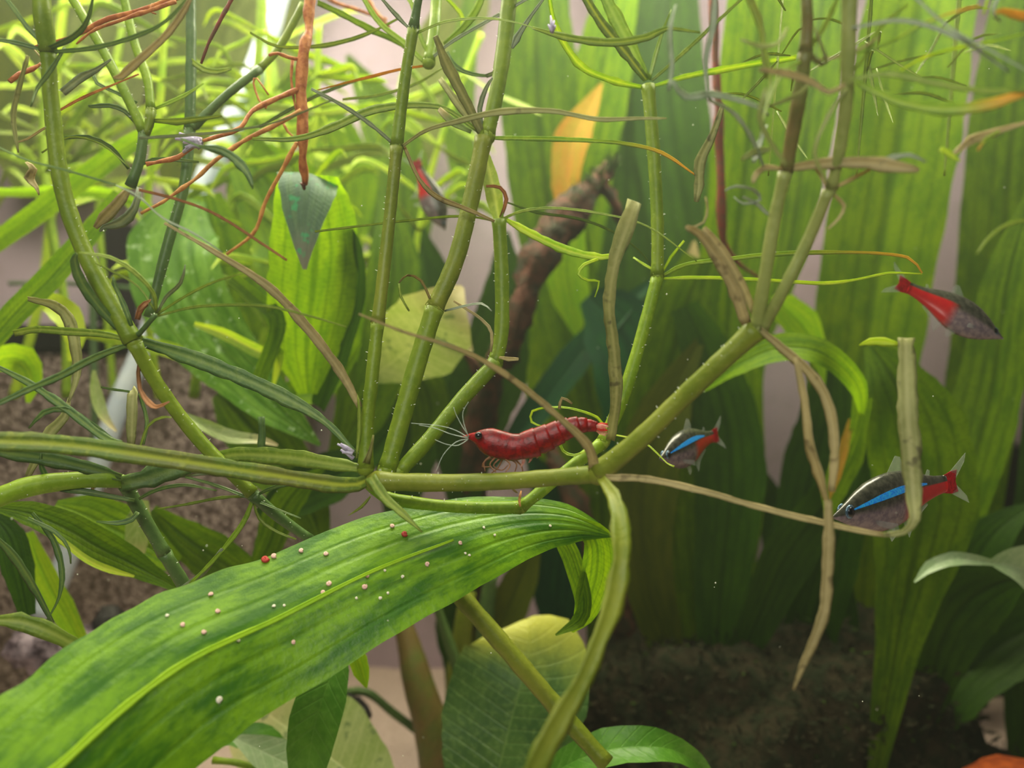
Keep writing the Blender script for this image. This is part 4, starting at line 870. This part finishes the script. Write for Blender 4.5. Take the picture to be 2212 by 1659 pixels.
# ------------------------------------------------------------------ neon tetras
def tetra(label, head, tail, L=.032, hr=.30, up=1, tilt=0.0, red=True, stripe=True):
    hp, tp = Vector(head), Vector(tail); X = (tp - hp).normalized()
    Z = Vector((0, 0, 1)); Z = (Z - X * Z.dot(X)).normalized(); Y = Z.cross(X)
    Z = Matrix.Rotation(tilt, 3, X) @ Z; Y = Z.cross(X)
    L = (tp - hp).length
    r = empty('neon_tetra', hp, label, 'fish', 'neon tetras')
    r.matrix_world = Matrix.Translation(hp) @ Matrix((X, Y, Z)).transposed().to_4x4()
    def prof(u):   # half height, centre
        top = [0.02, .30, .62, .86, .98, 1.0, .93, .78, .58, .42, .34]; bot = [0.02, .34, .66, .90, 1.0, .98, .86, .64, .45, .34, .30]
        a, b = lerp(top, u), lerp(bot, u); return a * hr * L * .5, b * hr * L * .5
    V, Fc, UV = [], [], []; n, m = 16, 33
    for i in range(m):
        u = i / (m - 1); u2 = u ** 1.15; a, b = prof(u2); th = (a + b) * .5 * (.52 - .2 * u2)
        for j in range(n):
            q = 2 * math.pi * j / n; c, s = math.cos(q), math.sin(q)
            z = (a if s > 0 else b) * s; V.append(Vector((u2 * L, th * c, z))); UV.append((u2, s))
    for i in range(m - 1):
        for j in range(n): a = i * n + j; b = i * n + (j + 1) % n; Fc.append((a, b, b + n, a + n))
    Fc.append(tuple(range(n))); Fc.append(tuple((m - 1) * n + j for j in range(n - 1, -1, -1)))
    mesh_obj('body', V, Fc, 'fish_skin', r, uvs=UV)
    for sd in (1, -1):
        e = lump('eye', Vector((.115 * L, sd * .027 * L, .012 * L)), (.040 * L, .009 * L, .040 * L), 'eye_ring', r, amp=0, sub=2)
        lump('pupil', Vector((.115 * L, sd * .035 * L, .012 * L)), (.028 * L, .007 * L, .028 * L), 'eye_black', e, amp=0, sub=2)
        if stripe:
            V, Fc = [], []
            for i in range(25):
                u = .12 + .66 * i / 24; a, b = prof(u); th = (a + b) * .5 * (.52 - .2 * u); w = .125 * math.sin(math.pi * min(1, max(0.04, (i + 1) / 26))) ** .5; c0 = .34 + .12 * (i / 24)
                for k in range(4):
                    s = c0 + w * (k / 3 - .5) * 2; q = math.asin(max(-1, min(1, s))); V.append(Vector((u * L, sd * (th * math.cos(q) + .0045 * L), a * math.sin(q))))
            for i in range(24):
                for k in range(3): a = i * 4 + k; Fc.append((a, a + 1, a + 5, a + 4))
            mesh_obj('blue_stripe', V, Fc, 'blue_stripe', r)
        fin(r, 'pectoral_fin', [(.27, sd * .05, -.06), (.40, sd * .10, -.10), (.41, sd * .10, -.15), (.30, sd * .055, -.10)], L, 'fin_clear')
    H = hr / 2
    fin(r, 'dorsal_fin', [(.47, 0, H * .92), (.56, 0, H * 1.5), (.60, 0, H * 1.42), (.62, 0, H * 1.05), (.60, 0, H * .75)], L, 'fin_clear')
    fin(r, 'anal_fin', [(.58, 0, -H * .75), (.63, 0, -H * 1.5), (.68, 0, -H * 1.0), (.82, 0, -H * .55), (.80, 0, -H * .35)], L, 'fin_clear')
    fin(r, 'pelvic_fin', [(.44, .01, -H * .9), (.50, .02, -H * 1.5), (.54, .02, -H * 1.35), (.52, .01, -H * .85)], L, 'fin_clear')
    fin(r, 'adipose_fin', [(.80, 0, H * .4), (.84, 0, H * .72), (.86, 0, H * .66), (.85, 0, H * .36)], L, 'fin_clear')
    fin(r, 'tail_fin', [(.97, 0, H * .32), (1.06, 0, H * .42), (1.12, 0, H * .42), (1.10, 0, 0), (1.12, 0, -H * .40), (1.06, 0, -H * .42), (.97, 0, -H * .30)], L, 'fin_red' if red else 'fin_clear')
    tf = fin(r, 'tail_lobe', [(1.05, 0, H * .40), (1.22, 0, H * .95), (1.20, 0, H * .65), (1.10, 0, H * .1)], L, 'fin_clear')
    fin(r, 'tail_lobe', [(1.05, 0, -H * .40), (1.22, 0, -H * .95), (1.20, 0, -H * .65), (1.10, 0, -H * .1)], L, 'fin_clear')
    return r
def fin(r, name, pts, L, mat):
    v = [Vector(p) * L for p in pts]; c = sum(v, Vector()) / len(v); th = Vector((0, .004 * L, 0)); n = len(v)
    V = [c + th * 1.5] + [p + th * .4 for p in v] + [c - th * 1.5] + [p - th * .4 for p in v]; Fc = []
    for i in range(n):
        a, b = 1 + i, 1 + (i + 1) % n; Fc += [(0, a, b), (n + 1, n + 1 + b, n + 1 + a), (a, n + 1 + a, n + 1 + b, b)]
    return mesh_obj(name, V, Fc, mat, r, smooth=False)
tetra('neon tetra with a vivid blue stripe swimming behind the thick slanting stem', P(1424, 992, .172), P(1540, 943, .192), hr=.34, tilt=-.1)
tetra('blue-striped red-tailed neon tetra half hidden by the olive leaf strip', P(1797, 1118, .142), P(2042, 1046, .158), hr=.33)
tetra('grey neon tetra with an orange-red flank high at the right side', P(2168, 732, .185), P(1962, 622, .187), hr=.40, stripe=False, tilt=.35)
tetra('blurred head-down tetra with a red tail seen between two thick stems', P(962, 498, .25), P(903, 362, .25), hr=.38, stripe=False)

# ------------------------------------------------------------------ red cherry shrimp
sh = empty('red_shrimp', P(1130, 1015, .142), 'bright red shrimp standing on the horizontal olive stem', 'shrimp')
D = .142
def seg(name, coords, ws, mat, ds=(D,), prof=None, lab=None):
    p = spline(pts3(coords, list(ds)), px(5, D)); pr = [(math.cos(a * math.pi / 8), math.sin(a * math.pi / 8) * .62) for a in range(16)]
    o = sweep(name, p, lambda t: px(lerp(ws, t), D) / 2, pr, True, mat, sh, sh.location)
    return o
seg('carapace', [(1012, 946), (1030, 946), (1052, 952), (1080, 961), (1108, 966), (1134, 962)], [5, 20, 44, 60, 62, 60, 58, 52], 'shrimp_red')
seg('rostrum', [(1046, 938), (1022, 938), (1000, 943)], [9, 6, 2], 'shrimp_rim')
ab = [(1122, 966), (1152, 957), (1180, 946), (1204, 935), (1226, 925), (1246, 919), (1264, 918), (1284, 921)]
aw = [58, 57, 52, 47, 41, 34, 27, 19]
for i in range(7):
    (x0, y0), (x1, y1) = ab[i], ab[i + 1]; ex = .28
    s = seg('abdomen_segment', [(x0, y0), ((x0 + x1) / 2, (y0 + y1) / 2), (x1 + (x1 - x0) * ex, y1 + (y1 - y0) * ex)], [aw[i] * .92, aw[i] * 1.04, aw[i + 1] * 1.13], 'shrimp_red')
for k, (dx, dy) in enumerate([(34, 0), (32, 9), (32, 16), (33, -5), (28, 20)]):
    seg('tail_fan_blade', [(1280, 921), (1280 + dx * .6, 921 + dy * .6), (1280 + dx, 921 + dy)], [6, 11, 3], 'shrimp_rim' if k % 2 else 'shrimp_clear', (D, D + .001 * (k - 2)))
for sd in (-.0016, .0016): lump('eye', P(1034, 941, D + sd * 1.3), (.00075, .00075, .00075), 'eye_black', sh, sh.location, amp=0, sub=2)
for cs in ([(1012, 946), (985, 930), (950, 920), (888, 914)], [(1012, 944), (1002, 915), (1000, 890), (1012, 868)], [(1014, 944), (998, 920), (985, 895), (980, 880)],
           [(1012, 948), (985, 955), (958, 982), (942, 1018)], [(1010, 946), (975, 938), (940, 925), (905, 918)], [(1010, 950), (990, 962), (965, 960), (940, 950)]):
    p = spline(pts3(cs, [D, D - .002]), px(8, D)); sweep('antenna', p, lambda t: px(2.4 - 1.3 * t, D) / 2, CIRC[::2], True, 'feeler', sh, sh.location)
for cs, dd in (([(1062, 984), (1046, 998), (1048, 1018)], -.001), ([(1070, 988), (1058, 1004), (1072, 1020)], -.002), ([(1080, 990), (1066, 1006), (1084, 1016), (1098, 1004)], -.001), ([(1090, 990), (1102, 1004), (1092, 1020)], -.002),
               ([(1100, 990), (1116, 1002), (1112, 1020)], .001), ([(1074, 988), (1050, 994), (1042, 1008), (1062, 1008)], .001), ([(1086, 990), (1076, 1010), (1062, 1022)], .002), ([(1110, 990), (1126, 1006), (1130, 1022)], .002)):
    p = spline(pts3(cs, [D + dd * .3, D + dd]), px(6, D)); sweep('leg', p, lambda t: px(4.6 - 2.6 * t, D) / 2, CIRC[::2], True, 'shrimp_leg', sh, sh.location)
for k in range(5):
    x = 1128 + k * 17; y = 988 - k * 8; seg('swimmeret', [(x, y - 8), (x + 3, y + 8), (x - 3, y + 22 - k * 2)], [6, 8, 2], 'shrimp_clear')

# ------------------------------------------------------------------ tiny snails on the big leaf, fluff, drifting specks
me = bl.data; dg = [v.co + big.location for v in me.vertices]
bvh = BVHTree.FromPolygons(dg, [tuple(p.vertices) for p in me.polygons])
def on_leaf(x, y):
    o_ = Vector((0, 0, CZ)); d_ = (P(x, y, 1) - o_).normalized(); h = bvh.ray_cast(o_, d_); return (h[0], h[1]) if h[0] is not None else (None, None)
def snail_mesh(mat):
    V, Fc = [], []; m, n = 26, 8
    for i in range(m):
        t = i / (m - 1); a = t * 2.2 * 2 * math.pi; R = .15 + .55 * t; rr = .12 + .42 * t; c = Vector((R * math.cos(a), R * math.sin(a), .55 * (1 - t)))
        e = Vector((math.cos(a), math.sin(a), 0))
        for j in range(n): q = j * 2 * math.pi / n; V.append(c + e * rr * math.cos(q) + Vector((0, 0, rr * math.sin(q))))
    for i in range(m - 1):
        for j in range(n): a = i * n + j; b = i * n + (j + 1) % n; Fc.append((a, b, b + n, a + n))
    o = mesh_obj('snail_mould', V, Fc, mat); me_ = o.data; bpy.data.objects.remove(o); return me_
SM = {k: snail_mesh(k) for k in ('shell', 'pale_shell', 'red_shell')}
SN = [(573, 1210, 11, 'red_shell', 'tiny red snail at the upper edge of the large foreground leaf'), (592, 1202, 8, 'shell', 'tiny dull pink snail touching the red snail on the large leaf'),
      (874, 1155, 9, 'red_shell', 'tiny pinkish red snail beneath the pointed leaf tip on the large leaf'), (847, 1138, 7, 'shell', 'tiny pale pink snail just above the pinkish red snail'),
      (474, 1511, 9, 'pale_shell', 'lone white snail low on the large foreground leaf')]
GS = 'tiny pale snails scattered on the large foreground leaf'
for x, y, s in [(651, 1190, 7), (704, 1197, 7), (710, 1262, 8), (698, 1280, 7), (787, 1268, 8), (793, 1245, 6), (923, 1219, 7), (994, 1173, 6), (592, 1310, 5), (614, 1308, 4), (609, 1330, 4), (831, 1233, 4), (870, 1246, 5), (838, 1281, 4),
                (821, 1292, 5), (770, 1292, 4), (634, 1387, 6), (456, 1285, 7), (470, 1321, 7), (361, 1330, 5), (395, 1350, 7), (440, 1366, 7), (453, 1403, 7), (515, 1384, 5), (1068, 1156, 4), (1045, 1140, 4), (1014, 1200, 4), (1188, 1136, 4), (1005, 1196, 4)]:
    SN.append((x, y, s, 'shell' if s > 5 else 'pale_shell', None))
for x, y, s, k, lab in SN:
    q, nrm = on_leaf(x, y)
    if q is None: continue
    if nrm.dot(Vector((0, 0, CZ)) - q) < 0: nrm = -nrm
    o = bpy.data.objects.new('snail', SM[k]); COL.objects.link(o); sz = px(s, q.y) * .75
    o.rotation_mode = 'QUATERNION'; o.rotation_quaternion = nrm.to_track_quat('Z', 'Y') @ Matrix.Rotation(rg.uniform(0, 6), 3, 'Z').to_quaternion()
    o.location = q + nrm * sz * .35; o.scale = (sz,) * 3
    tag(o, lab or 'tiny pale snail dotted on the large foreground leaf', 'snail', None if lab else GS)
def fluff(label, x, y, d, w, n, dirx):
    r = empty('white_fluff', P(x, y, d), label, 'fluff'); s = px(w, d)
    for i in range(n):
        a = rg.uniform(-.6, .6) + dirx; e = Vector((math.cos(a), rg.uniform(-.3, .3), math.sin(a))) * s * rg.uniform(.6, 1.1); o_ = Vector((0, rg.uniform(-.2, .2), rg.uniform(-.25, .25))) * s
        sweep('tuft', [(r.location + o_, 0), (r.location + o_ + e * .5 + Vector((0, 0, s * .05)), .5), (r.location + o_ + e, 1)], lambda t: s * .16 * (1 - .6 * t), CIRC[::2], True, 'white_fluff', r, r.location, view=False)
fluff('small lilac-white tuft clinging to the red side root', 432, 308, .157, 46, 9, 3.14)
fluff('small white tuft at the left of the central stem joint', 762, 985, .141, 34, 6, 2.6)
fluff('pinkish white tuft stuck on the long leaf near top centre', 1192, 68, .137, 28, 5, 1.6)
V, Fc = [], []
for i in range(130):
    x, y, d = rg.uniform(0, 2212), rg.uniform(0, 1659), rg.uniform(.12, .30); p = P(x, y, d); s = rg.uniform(.00008, .00022); k = len(V)
    V += [p + Vector(q) * s for q in ((1, 0, 0), (-1, 0, 0), (0, 1, 0), (0, -1, 0), (0, 0, 1), (0, 0, -1))]
    Fc += [(k + a, k + b, k + c) for a, b, c in ((0, 2, 4), (2, 1, 4), (1, 3, 4), (3, 0, 4), (2, 0, 5), (1, 2, 5), (3, 1, 5), (0, 3, 5))]
o = mesh_obj('drifting_specks', V, Fc, 'speck'); tag(o, 'tiny white specks drifting throughout the water', 'specks', None, 'stuff')
